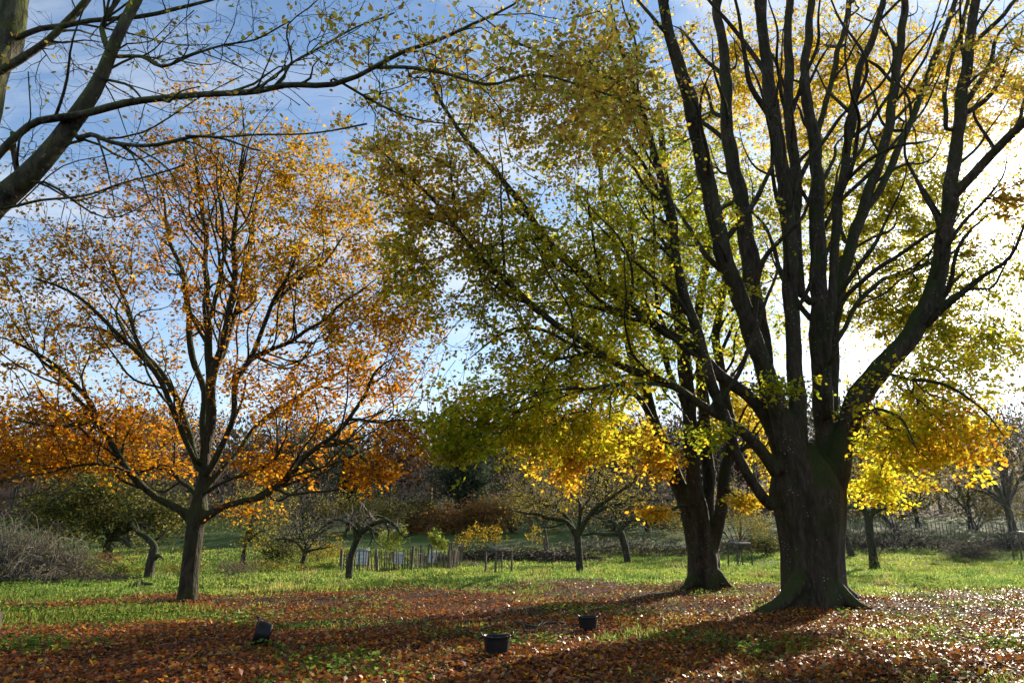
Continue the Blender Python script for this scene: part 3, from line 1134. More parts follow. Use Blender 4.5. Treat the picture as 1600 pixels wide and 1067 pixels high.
big_tree('great_beech', 'massive dark many stemmed beech with green gold leaves in front of low sun', BA, 21, beech_bole, beech_limbs, beech_roots, beech_blobs,
         4.0, 0.055, ('beech_bark', 'twig_dark', 'beech_leaf'), BEECH, 18, 0.33, 0.118, bole_w=.79, limb_w=.76, flutes=((2, .06), (3, .06), (5, .045), (8, .03), (13, .015)), droop=0.25, spawn_from=3.0, flare=.30, flare_h=.45, r_tip=.004, mult=1.8, aspect=.7, auto=(190, 2.2, 6.0, .065, .45), clear=1.0, clear_r=.12)

# --- second beech behind it
BB = (1100, 917)
b2_bole = [(1101, 917, 0, 58), (1100, 897, 0, 50), (1100, 875, 0, 50), (1099, 858, 0, 44), (1098, 845, 0, 20)]
b2_limbs = [
    [(1092, 868, 0, 36), (1076, 810, 0, 32), (1062, 760, .1, 30), (1043, 705, .2, 28), (1022, 660, .3, 25), (1003, 600, .5, 21), (985, 540, .7, 18), (975, 460, .9, 15), (960, 380, 1.1, 12), (940, 290, 1.4, 9), (925, 200, 1.6, 5)],
    [(1100, 868, -.2, 34), (1093, 800, -.3, 30), (1083, 730, -.3, 28), (1077, 650, -.4, 27), (1070, 560, -.4, 26), (1058, 470, -.5, 24), (1052, 400, -.6, 21), (1045, 320, -.7, 17), (1035, 230, -.8, 13), (1025, 140, -.9, 8)],
    [(1104, 866, .3, 30), (1106, 790, .4, 26), (1104, 700, .6, 24), (1098, 610, .8, 22), (1090, 520, 1, 19), (1100, 430, 1.2, 15), (1108, 340, 1.4, 11), (1112, 240, 1.6, 7)],
    [(1108, 868, -.1, 30), (1124, 810, -.2, 24), (1134, 740, -.3, 22), (1142, 680, -.4, 20), (1130, 600, -.3, 18), (1120, 520, 0, 16), (1132, 440, .3, 12), (1150, 360, .6, 8)],
    [(1040, 700, .2, 12), (1010, 640, -.6, 12), (965, 590, -1.4, 9), (920, 560, -2, 6), (880, 560, -2.6, 4)],
    [(1077, 650, -.4, 10), (1040, 560, -1.2, 12), (1010, 480, -2, 11), (990, 400, -2.6, 8), (980, 320, -3, 5)],
    [(1070, 790, -.4, 6), (1048, 795, -1.4, 5), (1020, 800, -2.2, 3)],
    [(1132, 760, -.3, 6), (1150, 775, -1.2, 5), (1180, 782, -2, 3)],
    [(1022, 660, .3, 9), (980, 680, -.4, 8), (930, 690, -1, 6), (880, 710, -1.6, 4)],
]
YB = G(*BB)[1]
b2_blobs = [
    (1000, 560, YB - .5, 130, 110, 3.2, 200, 3, 1.0),
    (940, 450, YB, 130, 120, 3.2, 180, 0, 1.0),
    (1060, 420, YB + 1, 120, 160, 3.2, 240, 3, 1.0),
    (1150, 480, YB + 1, 90, 160, 3.0, 170, 0, 1.0),
    (870, 620, YB - 1.6, 110, 70, 2.2, 100, 1, .7),
    (870, 705, YB - 1.6, 95, 42, 1.4, 65, 2, .8),
    (970, 690, YB - 1.2, 80, 50, 2.2, 110, 1, 1.1),
    (1020, 802, YB - 2.2, 32, 11, .8, 16, 2, 1.2),
    (1165, 782, YB - 1.6, 32, 16, .9, 18, 1, 1.2),
    (1030, 720, YB - 1, 40, 40, 1.4, 40, 2, 1.0),
    (1000, 250, YB, 160, 110, 3.2, 170, 0, .8),
    (890, 740, YB - 1.8, 22, 35, 1.0, 30, 2, 1.2),
    (1140, 640, YB + 2, 50, 60, 1.6, 60, 1, 1.0),
    (1200, 700, YB + 3, 40, 60, 1.6, 50, 1, 1.0),
]
big_tree('clustered_beech', 'narrower dark beech of four upright stems just left of the massive one', BB, 41, b2_bole, b2_limbs,
         [[(1120, 900, -.2, 24), (1134, 913, -.4, 14), (1146, 919, -.5, 6)], [(1085, 903, -.3, 24), (1072, 916, -.5, 12), (1062, 921, -.6, 5)]], b2_blobs,
         4.5, 0.055, ('beech_bark', 'twig_dark', 'beech_leaf'), BEECH, 17, 0.45, 0.145, bole_w=.92, limb_w=.8, flutes=((2, .08), (3, .08), (5, .06), (8, .03)), droop=0.25, spawn_from=3.5, flare=.2, flare_h=.4, r_tip=.0045, mult=1.7, aspect=.7, auto=(50, 2.0, 5.0, .06, .3), clear=.7, clear_r=.1)

# --- oak on the left
OA = (293, 938)
oak_bole = [(293, 938, 0, 46), (296, 900, 0, 43), (300, 860, 0, 41), (305, 825, 0, 42), (310, 800, 0, 46), (312, 778, 0, 34), (316, 750, 0, 26)]
oak_limbs = [
    [(300, 812, 0, 28), (278, 793, -.1, 18), (245, 778, -.2, 16), (218, 750, -.4, 15), (190, 722, -.6, 14), (172, 690, -.7, 13), (152, 660, -.9, 12), (132, 618, -1.1, 11), (110, 590, -1.3, 10), (75, 562, -1.6, 8), (40, 545, -2, 6), (0, 530, -2.4, 4)],
    [(312, 812, 0, 28), (340, 797, -.2, 17), (375, 784, -.4, 15), (418, 768, -.7, 14), (455, 745, -1, 13), (480, 715, -1.2, 12), (512, 686, -1.4, 11), (545, 655, -1.6, 10), (570, 612, -1.8, 8), (585, 585, -2, 6), (620, 560, -2.3, 4)],
    [(313, 790, 0, 26), (320, 735, 0, 24), (325, 690, 0, 22), (327, 620, 0, 21), (325, 560, .1, 18), (326, 500, .1, 15), (322, 430, .2, 13), (318, 360, .3, 10), (312, 290, .3, 8), (305, 220, .4, 5)],
    [(323, 700, 0, 20), (318, 660, .2, 17), (312, 600, .4, 15), (304, 560, .6, 14), (296, 500, .8, 12), (285, 440, 1, 10), (270, 380, 1.2, 8), (255, 320, 1.4, 6), (240, 260, 1.6, 4)],
    [(328, 640, 0, 19), (337, 580, -.3, 17), (350, 530, -.5, 15), (362, 470, -.7, 14), (364, 410, -.9, 12), (368, 350, -1.1, 10), (376, 290, -1.3, 8), (386, 230, -1.5, 5)],
    [(345, 560, .3, 12), (368, 500, .7, 13), (378, 440, 1, 12), (388, 400, 1.2, 10), (400, 340, 1.4, 8), (412, 270, 1.6, 5)],
    [(322, 740, -.1, 16), (350, 690, -.5, 14), (365, 650, -.8, 13), (372, 590, -1.0, 13), (390, 560, -1.2, 12), (410, 510, -1.4, 10), (430, 470, -1.7, 9), (455, 420, -2, 7), (470, 370, -2.3, 5)],
    [(318, 770, -.1, 15), (345, 735, .3, 13), (375, 705, .8, 12), (405, 665, 1.3, 12), (430, 640, 1.7, 11), (470, 615, 2.2, 10), (520, 590, 2.7, 8), (570, 560, 3.2, 6), (620, 530, 3.7, 4)],
    [(308, 730, .2, 15), (300, 680, .6, 14), (275, 625, 1, 13), (250, 580, 1.4, 12), (225, 548, 1.8, 11), (195, 535, 2.1, 9), (150, 515, 2.4, 7), (90, 500, 2.8, 5)],
    [(305, 720, -.3, 14), (285, 670, -.7, 13), (265, 620, -1.1, 12), (240, 580, -1.4, 12), (212, 545, -1.7, 11), (180, 520, -2, 10), (140, 480, -2.4, 8), (95, 450, -2.8, 6), (50, 430, -3.2, 4)],
    [(240, 580, -1.4, 9), (215, 530, -1.2, 9), (200, 480, -1, 8), (180, 430, -.8, 6), (155, 390, -.6, 4)],
    [(310, 780, .2, 13), (290, 755, .8, 10), (265, 738, 1.4, 9), (235, 725, 2, 8), (190, 715, 2.6, 6), (130, 715, 3.1, 4)],
    [(320, 770, -.3, 12), (350, 755, -.8, 9), (395, 735, -1.3, 8), (430, 710, -1.8, 7), (450, 680, -2.3, 5)],
    [(212, 745, -.4, 8), (180, 730, -1, 7.5), (130, 725, -1.6, 6), (70, 735, -2.2, 4.5), (10, 750, -2.8, 3)],
    [(150, 655, -.9, 8), (110, 668, -1.4, 7), (60, 665, -2, 5), (10, 650, -2.5, 3.5)],
    [(512, 686, -1.4, 8), (550, 700, -1.8, 7), (585, 735, -2.2, 5), (615, 775, -2.6, 3)],
    [(545, 655, -1.6, 7), (590, 658, -2, 6), (640, 655, -2.5, 4.5), (690, 665, -3, 3)],
    [(326, 500, .1, 10), (345, 440, .6, 10), (350, 370, 1, 8), (345, 300, 1.3, 6), (350, 230, 1.5, 4)],
    [(390, 560, -1.2, 9), (440, 540, -1.6, 9), (490, 510, -2, 8), (540, 470, -2.4, 6), (585, 440, -2.8, 4)],
    [(430, 470, -1.7, 7), (480, 430, -1.4, 7), (520, 390, -1.1, 5), (550, 350, -.8, 3.5)],
]
YO = G(*OA)[1]
oak_blobs = [
    (330, 260, YO, 140, 80, 2.2, 250, 2, .9), (300, 340, YO + .5, 160, 90, 2.8, 240, 0, .9),
    (460, 300, YO - .6, 90, 110, 2.2, 260, 1, 1.1), (470, 430, YO - 1.2, 110, 90, 2.4, 240, 1, 1.1),
    (160, 400, YO - 1, 130, 90, 2.6, 200, 2, .75), (60, 420, YO - 2, 90, 90, 2.0, 120, 2, .7),
    (110, 530, YO - 1, 130, 80, 2.8, 180, 2, .8), (330, 480, YO, 160, 90, 3.2, 190, 0, .8),
    (560, 500, YO - 1, 110, 80, 2.8, 240, 1, 1.0), (600, 400, YO - .8, 70, 70, 1.8, 110, 1, .9),
    (430, 600, YO, 120, 60, 3.0, 170, 0, .9), (570, 590, YO - .4, 100, 50, 2.8, 150, 0, .9),
    (90, 650, YO - 1, 130, 60, 2.6, 220, 0, 1.0), (60, 710, YO - 1.6, 110, 38, 2.0, 150, 0, 1.1),
    (230, 660, YO + 1.2, 110, 70, 2.4, 150, 0, .9), (230, 725, YO + 1.6, 110, 28, 2.0, 80, 0, 1.0),
    (580, 735, YO - 2.2, 60, 34, .9, 55, 0, .9), (640, 680, YO - 2.4, 65, 40, 1.2, 55, 0, .8),
    (420, 720, YO - 1.4, 60, 40, 1.6, 60, 0, 1.0), (380, 790, YO - .6, 50, 25, 1.2, 12, 0, .8), (500, 660, YO, 80, 50, 2.2, 70, 0, .9),
    (640, 490, YO - .8, 70, 60, 1.8, 110, 1, .9), (540, 330, YO - .6, 70, 80, 1.8, 120, 1, .9), (330, 150, YO, 100, 40, 1.6, 60, 2, .6), (-60, 560, YO - 2, 90, 120, 2.4, 90, 2, .8),
]
big_tree('autumn_oak', 'orange leaved oak with straight trunk and low curved side limbs', OA, 61, oak_bole, oak_limbs,
         [], oak_blobs,
         2.2, 0.045, ('oak_bark', 'twig_dark', 'oak_leaf'), OAK, 13, 0.30, 0.125, bole_w=.64, limb_w=.68, mult=1.45, droop=0.0, flat=0.25, spawn_from=1.6, flare=.32, flare_h=.28,
         flutes=((3, .02), (5, .02), (9, .015)), r_tip=.0045, wig=.045, aspect=.55, auto=(200, 1.5, 4.2, .036, .55), clear=.4, clear_r=.1)

# --- old mossy tree, its trunk just outside the left edge of the view
LT = (-215, 1058)
lt_bole = [(-215, 1058, 0, 120), (-190, 900, 0, 104), (-150, 700, 0, 96), (-110, 540, 0, 96), (-85, 430, 0, 84), (-70, 380, 0, 50)]
lt_limbs = [
    [(-95, 470, 0, 70), (-50, 375, 0, 54), (-10, 325, 0, 46), (40, 276, -.1, 39), (95, 222, -.15, 34), (128, 172, -.2, 28), (158, 112, -.25, 24), (182, 62, -.3, 22), (212, 0, -.35, 19), (250, -90, -.4, 12), (280, -180, -.4, 6)],
    [(-100, 480, .2, 74), (-62, 330, .3, 66), (-30, 200, .4, 60), (-4, 100, .4, 56), (12, 20, .4, 52), (26, -60, .5, 44), (40, -200, .5, 22)],
    [(-62, 330, -.3, 16), (-30, 270, -.3, 15), (0, 231, -.3, 15), (30, 205, -.35, 14), (60, 188, -.4, 14), (120, 178, -.4, 13), (200, 168, -.5, 13), (290, 152, -.6, 12), (400, 140, -.7, 11), (440, 132, -.7, 11), (520, 126, -.8, 10), (590, 106, -.9, 9), (640, 84, -1, 8), (690, 66, -1.1, 7), (740, 40, -1.2, 5.5), (800, 8, -1.3, 4), (860, -40, -1.4, 2.5)],
    [(30, 280, -.1, 11), (22, 240, -.2, 10), (24, 208, -.3, 9)],
    [(-14, 120, .3, 16), (30, 92, .2, 15), (75, 62, .1, 13), (100, 36, .1, 12), (128, 0, 0, 10), (165, -60, 0, 6)],
    [(28, 60, .3, 11), (60, 47, .2, 10.5), (100, 41, .1, 10), (150, 33, 0, 9), (215, 23, -.1, 8), (270, 15, -.2, 7), (330, 0, -.3, 5), (390, -30, -.4, 3)],
    [(122, 216, -.2, 9), (145, 214, -.3, 9), (180, 228, -.4, 8), (230, 226, -.5, 7), (290, 212, -.6, 5.5), (350, 215, -.7, 4.5), (405, 232, -.8, 3)],
    [(290, 212, -.6, 4), (420, 212, -.9, 3.4), (500, 204, -1.1, 2.8), (570, 195, -1.2, 2)],
    [(190, 88, -.3, 7), (222, 90, -.4, 6), (255, 105, -.5, 6), (300, 88, -.6, 5), (350, 74, -.7, 4), (400, 65, -.8, 3), (455, 38, -.9, 2)],
    [(172, 84, -.3, 11), (160, 46, -.2, 10), (174, 18, -.2, 9), (196, -10, -.2, 7), (215, -60, -.2, 4)],
    [(0, 326, 0, 6), (60, 318, -.2, 5), (130, 305, -.4, 4), (190, 284, -.6, 3), (285, 258, -.8, 2)],
    [(152, 118, -.2, 6), (190, 130, -.4, 5), (215, 155, -.5, 4)],
    [(590, 106, -.9, 7), (680, 112, -1.2, 6.5), (760, 128, -1.5, 5.5), (830, 116, -1.7, 4.5), (920, 132, -1.9, 3.2), (1010, 175, -2.1, 2)],
    [(400, 140, -.7, 5), (470, 90, -.4, 4.5), (540, 50, -.1, 3.5), (620, 20, .1, 2.4)],
    [(520, 126, -.8, 5), (580, 160, -.5, 4.2), (650, 185, -.2, 3.4), (740, 190, .1, 2.2)],
]
YL = G(*LT)[1]
lt_blobs = [
    (330, 60, YL - .5, 170, 60, .9, 170, 4, .03), (120, 110, YL, 150, 90, 1.0, 110, 4, .04), (60, 250, YL + .4, 110, 80, .9, 70, 4, .04),
    (560, 60, YL - .8, 130, 60, .9, 110, 4, .14), (720, 90, YL - 1.1, 110, 60, .9, 75, 4, .4), (880, 120, YL - 1.6, 120, 80, 1.0, 75, 4, .7),
    (960, 200, YL - 1.9, 90, 70, .8, 36, 4, .8), (330, 180, YL - .6, 150, 50, .7, 60, 4, .05), (640, 170, YL - .5, 110, 40, .7, 40, 4, .25),
    (480, -60, YL, 300, 60, 1.2, 90, 4, .2),
]
big_tree('mossy_tree', 'old mossy tree with nearly bare limbs reaching in from the left edge', LT, 81, lt_bole, lt_limbs, [], lt_blobs,
         1.6, 0.04, ('mossy_bark', 'twig_dark', 'beech_leaf'), BEECH, 9, 0.26, 0.085, six=True, droop=0.15, spawn_from=1.2, flare=.2, r_tip=.0022, step=.16, wig=.03, expo=.42, auto=(90, .8, 2.4, .018, .0), clear=.15, clear_r=.05, mult=2.5, limb_w=.82)

# ------------------------------------------------------------------ orchard trees
ORCH = {
    0: [(0.32, 0.26, 0.03, 2), (0.20, 0.19, 0.03, 2), (0.42, 0.24, 0.03, 1)],
    1: [(0.50, 0.34, 0.02, 3), (0.50, 0.22, 0.015, 1.4), (0.28, 0.26, 0.02, 1)],
    2: [(0.035, 0.05, 0.014, 3), (0.07, 0.08, 0.02, 2), (0.24, 0.20, 0.035, 1.2)],
    3: [(0.16, 0.24, 0.03, 3), (0.26, 0.30, 0.03, 2), (0.45, 0.32, 0.03, 1)],
    4: [(0.24, 0.10, 0.025, 3), (0.17, 0.10, 0.03, 2), (0.30, 0.17, 0.03, 1)],
    5: [(0.02, 0.035, 0.018, 3), (0.035, 0.05, 0.024, 1)],
    7: [(0.05, 0.06, 0.014, 3), (0.10, 0.10, 0.02, 2), (0.28, 0.23, 0.035, 1.5)],
    6: [(0.14, 0.105, 0.07, 2), (0.20, 0.15, 0.09, 1), (0.10, 0.075, 0.055, 1)],
}


def orchard(name, label, base_px, seed, bolep, limbs, blobs, D=ORCH, bark='apple_bark', twig='twig_dark', per=12, spread=.3, size=.09, r_tip=.006, dr=0.1, step=.3, nb=14):
    Y = G(*base_px)[1]
    bl = [(a, b, Y + c, d, e, f, n, p, de) for (a, b, c, d, e, f, n, p, de) in blobs]
    return big_tree(name, label, base_px, seed, bolep, limbs, [], bl, .5, 0.03, (bark, twig, 'shrub_leaf'), D, per, spread, size, r_tip=r_tip, droop=dr, flat=.2,
                    flutes=((2, .05), (3, .05)), flare=.12, flare_h=.15, spawn_from=.5, alpha=.2, step=step, wig=.05, auto=(nb, .8, 2.2, .03, .2))


orchard('apple_tree', 'open crowned apple tree with slim straight trunk in the middle of the meadow', (906, 898), 101,
        [(906, 898, 0, 14), (905, 875, 0, 12), (903, 850, 0, 12), (902, 836, 0, 13), (901, 826, 0, 10)],
        [[(901, 838, 0, 8), (886, 816, -.2, 7), (860, 808, -.5, 5.5), (830, 802, -.8, 4), (795, 797, -1.2, 2.5)],
         [(901, 838, .1, 8), (884, 806, .5, 6), (856, 790, 1, 5), (826, 776, 1.5, 3.5), (800, 758, 2, 2)],
         [(903, 836, 0, 8), (906, 802, .2, 6), (902, 772, .4, 4.5), (892, 738, .5, 2.5)],
         [(903, 838, 0, 9), (922, 804, -.3, 7), (950, 782, -.7, 5.5), (976, 760, -1.1, 4), (1005, 735, -1.5, 2.2)],
         [(922, 804, -.3, 6), (955, 789, .3, 5), (998, 783, .8, 3.6), (1032, 778, 1.2, 2)],
         [(886, 816, -.2, 4), (862, 822, -1, 3.4), (836, 824, -1.6, 2)],
         [(906, 802, .2, 4), (930, 760, .6, 3.4), (945, 725, .9, 2)]],
        [(905, 765, 0, 105, 42, 3.0, 330, 0, .55), (830, 790, 0, 55, 28, 2.4, 130, 0, .5), (980, 770, 0, 60, 34, 2.4, 150, 0, .5), (900, 725, 0, 70, 25, 2.2, 110, 0, .6)])
orchard('apple_tree', 'leaning apple tree with low sideways bough behind the open crowned one', (981, 877), 102,
        [(981, 877, 0, 11), (978, 860, 0, 11), (973, 842, 0, 12), (969, 830, 0, 12), (968, 824, 0, 8)],
        [[(968, 834, 0, 7), (945, 834, -.4, 5.5), (912, 835, -.9, 3.5), (890, 832, -1.2, 2)], [(969, 828, 0, 7), (956, 814, .3, 5), (932, 806, .8, 3.5), (905, 802, 1.2, 2)],
         [(969, 828, 0, 8), (984, 812, -.2, 6), (1012, 812, -.6, 4.5), (1046, 826, -1, 2.5)], [(969, 826, .1, 6), (975, 800, .4, 4.5), (990, 785, .7, 2.5)]],
        [(970, 808, 0, 85, 26, 3.0, 320, 0, .16), (1050, 828, 0, 45, 22, 2.2, 120, 0, .12), (900, 815, 0, 45, 18, 2.2, 90, 0, .12)])
orchard('apple_tree', 'thin pale trunked orchard tree by the dead hedge', (855, 868), 103,
        [(855, 868, 0, 8), (853, 850, 0, 8), (850, 828, 0, 7), (849, 818, 0, 5)],
        [[(850, 826, 0, 5), (836, 806, 0, 3.5), (818, 796, .3, 2)], [(850, 826, 0, 5), (862, 806, .4, 3.5), (880, 798, .8, 2)], [(850, 824, 0, 4), (848, 800, -.4, 3), (852, 780, -.8, 2)]],
        [(850, 800, 0, 48, 26, 2.4, 170, 0, .3)], bark='dead_wood')
orchard('pollarded_apple', 'crooked bare apple tree with mop of drooping grey branches near the hives', (545, 906), 104,
        [(545, 906, 0, 12), (546, 886, 0, 11), (549, 866, 0, 10.5), (556, 848, 0, 11), (562, 834, 0, 13), (566, 826, 0, 9)],
        [[(562, 836, 0, 9), (580, 820, -.2, 7), (604, 812, -.5, 5.5), (622, 822, -.8, 4), (634, 838, -1, 3), (668, 828, -1.2, 2)],
         [(560, 836, 0, 9), (546, 818, -.3, 6.5), (526, 813, -.6, 5), (508, 822, -.9, 3.5), (492, 836, -1.1, 2)],
         [(563, 832, .1, 8), (554, 812, .4, 6), (540, 806, .7, 5), (528, 800, .9, 3)], [(565, 832, 0, 7), (572, 812, .5, 5), (590, 806, 1, 4), (612, 810, 1.4, 2.5)],
         [(576, 822, -.2, 5), (582, 836, -.5, 4), (577, 854, -.7, 2.6)], [(548, 820, -.3, 4), (537, 836, -.6, 3.6), (546, 843, -.8, 2.6)],
         [(600, 812, -.5, 4), (608, 830, -.7, 3.2), (604, 846, -.9, 2)]],
        [(565, 815, 0, 52, 14, 1.6, 130, 6, .03), (610, 822, -.4, 34, 16, 1.2, 70, 6, .03), (515, 822, -.4, 30, 14, 1.2, 60, 6, .03), (560, 800, .3, 45, 16, 1.2, 60, 6, .02)],
        bark='apple_bark', twig='twig_pale', r_tip=.009, nb=8)
orchard('apple_tree', 'low dark leafless apple tree left of the crooked one', (470, 893), 105,
        [(470, 893, 0, 8), (473, 878, 0, 7), (477, 864, 0, 7), (479, 857, 0, 5)],
        [[(477, 864, 0, 5), (462, 848, -.3, 3.6), (440, 842, -.7, 2.4), (420, 846, -1, 1.6)], [(478, 862, 0, 5), (492, 842, .2, 4), (512, 828, .5, 3), (534, 816, .8, 2)],
         [(478, 862, 0, 4.5), (474, 838, .3, 3.4), (462, 818, .6, 2)], [(478, 862, 0, 4), (500, 856, -.4, 3), (525, 852, -.8, 1.8)]],
        [(475, 840, 0, 65, 24, 2.6, 330, 0, .08), (460, 810, .4, 40, 20, 2.0, 110, 0, .12)])
orchard('dead_apple_tree', 'twisted dying apple trunk with broken pale top behind the oak', (232, 906), 106,
        [(232, 906, 0, 15), (235, 885, 0, 14), (239, 866, 0, 13), (241, 852, 0, 11), (236, 843, 0, 10)],
        [[(240, 850, 0, 10), (228, 838, 0, 8.5), (217, 832, -.1, 7), (208, 822, -.2, 5), (203, 815, -.2, 3)], [(217, 832, -.1, 4), (213, 818, -.1, 4), (209, 807, -.1, 2.4)],
         [(240, 874, .1, 9), (248, 868, -.2, 6), (258, 873, -.4, 5)], [(236, 848, .5, 6), (255, 835, .6, 4), (263, 818, .7, 2.5)]],
        [(225, 825, 0, 30, 14, .8, 16, 2, .3)], bark='apple_bark', r_tip=.008, nb=0)
orchard('apple_tree', 'ivy footed apple tree right of the massive beech', (1367, 888), 107,
        [(1367, 888, 0, 16), (1364, 866, 0, 12), (1361, 845, 0, 11), (1358, 822, 0, 11), (1357, 806, 0, 12), (1357, 798, 0, 8)],
        [[(1357, 810, 0, 8), (1347, 788, -.2, 6), (1332, 774, -.5, 4), (1310, 765, -.8, 2.4)], [(1358, 808, 0, 8), (1372, 784, .2, 6), (1386, 762, .4, 4), (1400, 735, .6, 2.4)],
         [(1360, 806, -.1, 6), (1385, 793, -.5, 5), (1420, 788, -.9, 3.6), (1455, 772, -1.3, 2)], [(1357, 808, .2, 6), (1340, 792, .8, 4.5), (1318, 790, 1.4, 2.5)]],
        [(1370, 755, 0, 75, 32, 2.4, 240, 1, .6), (1430, 765, -.6, 50, 26, 1.8, 110, 1, .4), (1366, 880, -.3, 22, 8, .5, 40, 3, 1.4)])
orchard('apple_tree', 'slanting apple trunk half hidden behind the massive beech', (1332, 869), 108,
        [(1332, 869, 0, 10), (1326, 852, 0, 9), (1319, 834, 0, 8), (1312, 818, 0, 7)],
        [[(1315, 826, 0, 6), (1300, 800, 0, 4), (1285, 775, .4, 2.4)], [(1315, 826, 0, 6), (1325, 795, .6, 4), (1345, 770, 1.2, 2)]],
        [(1315, 785, 0, 55, 28, 2.4, 130, 0, .4)])


# ------------------------------------------------------------------ shrubs and background trees
def place(px, Y):
    p, m = P(px, 800, Y)
    return np.array([p[0], Y, float(terrain(p[0], Y))]), m


def bush(name, label, cat, px, Y, seed, blobs, pal, stems=7, per=14, spread=.4, size=.14, dens=1.0, twig='twig_grey', r_tip=.006, stem_r=.04, lean=.7, trunk=None,
         group=None, expo=.45, sway=1.0, hgt=None, D=ORCH, step=.5, flat=.1):
    """several stems (or a trunk) from one root; blobs: (dx_m, dy_m, z_m, rx, ry, rz, n) round the root"""
    rng = np.random.RandomState(seed)
    base, _ = place(px, Y)
    t = thing(name, base, label, cat, group)
    T = Tree(seed + 3)
    tips = []
    for (dx, dy, z, rx, ry, rz, n) in blobs:
        v = nrm(rng.randn(n, 3)) * np.clip(np.abs(rng.randn(n, 1)) * .4 + .62 * rng.rand(n, 1) ** .6, 0, 1.5)
        p = base + np.array([dx, dy, z]) + v * np.array([rx, ry, rz])
        p = p[p[:, 2] > base[2] + .08]
        tips.append(np.hstack([p, np.full((len(p), 1), pal), np.full((len(p), 1), dens)]))
    tips = np.vstack(tips)
    top = max(b[2] for b in blobs)
    mb = MB()
    if trunk:
        h, r = trunk
        q = spline(np.array([[*(base - [0, 0, .2]), r * 1.25], [*(base + [0.03 * h * rng.randn(), .03 * h * rng.randn(), h * .5]), r], [*(base + [.05 * h * rng.randn(), 0, h]), r * .85]]), .3, .02, rng)
        mb.tube((q[:, :3] - base), q[:, 3], 9, lump=.12, rng=rng)
        starts = q[-1, :3]
        T.add_limb(q, h * .6)
        r0 = r * .6
    for k in range(stems):
        a = (k + rng.rand() * .6) / stems * 6.283
        tgt = tips[rng.randint(len(tips)), :3]
        root = starts if trunk else base + np.array([math.cos(a), math.sin(a), 0]) * .25 * lean
        e = root + (tgt - root) * .75
        mid = root + (e - root) * .45 + np.array([0, 0, .12 * np.linalg.norm(e - root)])
        rr = (r0 if trunk else stem_r)
        q = spline(np.array([[*root, rr], [*mid, rr * .7], [*e, rr * .3]]), .35, .05 * sway, rng)
        mb.tube(q[:, :3] - base, q[:, 3], 6)
        T.add_limb(q, .3)
    obj('trunk' if trunk else 'stems', mb.mesh('stem', twig if not trunk else 'apple_bark'), t, kind=None if trunk else 'stuff')
    T.grow(tips, step, .05, .12, wob=.1)
    obj('twigs', T.twig_mesh('twigs', twig, r_tip, expo, base), t, kind='stuff')
    lv = T.leaves(tips, per, spread, size, pal_of(D), flat=flat, origin=base, hang=.2)
    obj('foliage', leaf_mesh('foliage', *lv, 'shrub_leaf'), t, kind='stuff')
    return t


bush('dark_maple', 'dark leafy tree with dull yellow flecked crown behind the oak', 'tree', 178, 46, 201,
     [(0, 0, 3.2, 3.6, 3, 2.2, 300), (-3.8, 0, 3.4, 2.8, 2.5, 2.0, 220), (3.4, .5, 2.9, 2.4, 2.4, 1.9, 200), (-1, 0, 5.2, 3.6, 2.6, 1.2, 150)], 7, stems=9, per=20, spread=.65, size=.2, twig='twig_dark', trunk=(1.6, .3))
bush('bare_tree', 'tall leafless grey tree rising behind the dark leafy one', 'tree', 205, 66, 202,
     [(0, 0, 10, 4.6, 4, 4, 420), (-3, 0, 8, 3, 3, 3, 120)], 6, stems=9, per=1, twig='twig_grey', r_tip=.014, trunk=(3.5, .35), spread=.5, size=.2)
bush('pale_leaved_birch', 'slender tree hung with small pale yellow leaves right of the oak trunk', 'tree', 388, 45, 203,
     [(0, 0, 4.0, 2.6, 2.2, 2.4, 240), (1, 0, 2.2, 1.8, 1.6, 1.4, 90)], 0, stems=8, per=10, spread=.5, size=.14, twig='twig_grey', trunk=(1.4, .14))
bush('bare_hazel', 'greyish bare thicket of upright hazel stems behind the low apple tree', 'shrub', 452, 56, 204,
     [(0, 0, 3.6, 2.6, 2, 2.6, 330), (2.6, 1, 3.8, 2.4, 2, 2.6, 250)], 6, stems=14, per=1.5, size=.13, r_tip=.010, stem_r=.05)
bush('russet_hedge_bush', 'rounded russet brown bush at the far edge of the meadow', 'shrub', 712, 80, 205,
     [(0, 0, 1.5, 5.5, 2.2, 1.8, 380), (3.5, 0, 2.2, 3.6, 2.2, 2.0, 220), (-4, 1, 1.2, 3, 2, 1.4, 120)], 4, stems=14, per=14, spread=.8, size=.3, r_tip=.014, stem_r=.08)
bush('olive_hedge_bush', 'olive green bush at the far meadow edge behind the crooked apple', 'shrub', 590, 79, 206,
     [(0, 0, 2.4, 4.5, 2.4, 2.0, 300), (-5, 0, 2.6, 3.2, 2.4, 2.0, 180)], 0, stems=12, per=10, spread=.8, size=.28, r_tip=.014, stem_r=.08, twig='twig_grey')
bush('evergreen_tree', 'small dark evergreen behind the olive bush', 'tree', 545, 84, 207,
     [(0, 0, 5, 2.4, 2.4, 3.6, 260), (0, 0, 8, 1.5, 1.5, 2, 90)], 5, stems=6, per=26, spread=.7, size=.3, twig='twig_dark', trunk=(2, .25))
bush('evergreen_tree', 'broad dark evergreen rising behind the russet bush', 'tree', 722, 90, 208,
     [(0, 0, 6, 4.6, 3, 4.2, 330), (1, 0, 10, 3, 2.4, 2.6, 150)], 5, stems=6, per=28, spread=.8, size=.34, twig='twig_dark', trunk=(2, .3))
bush('olive_hedge_bush', 'broad dull green bush closing the far meadow edge behind the hives', 'shrub', 650, 82, 230,
     [(0, 0, 2.6, 4.5, 2.4, 2.4, 300)], 2, stems=10, per=13, spread=.7, size=.26, r_tip=.012, stem_r=.07, twig='twig_dark')
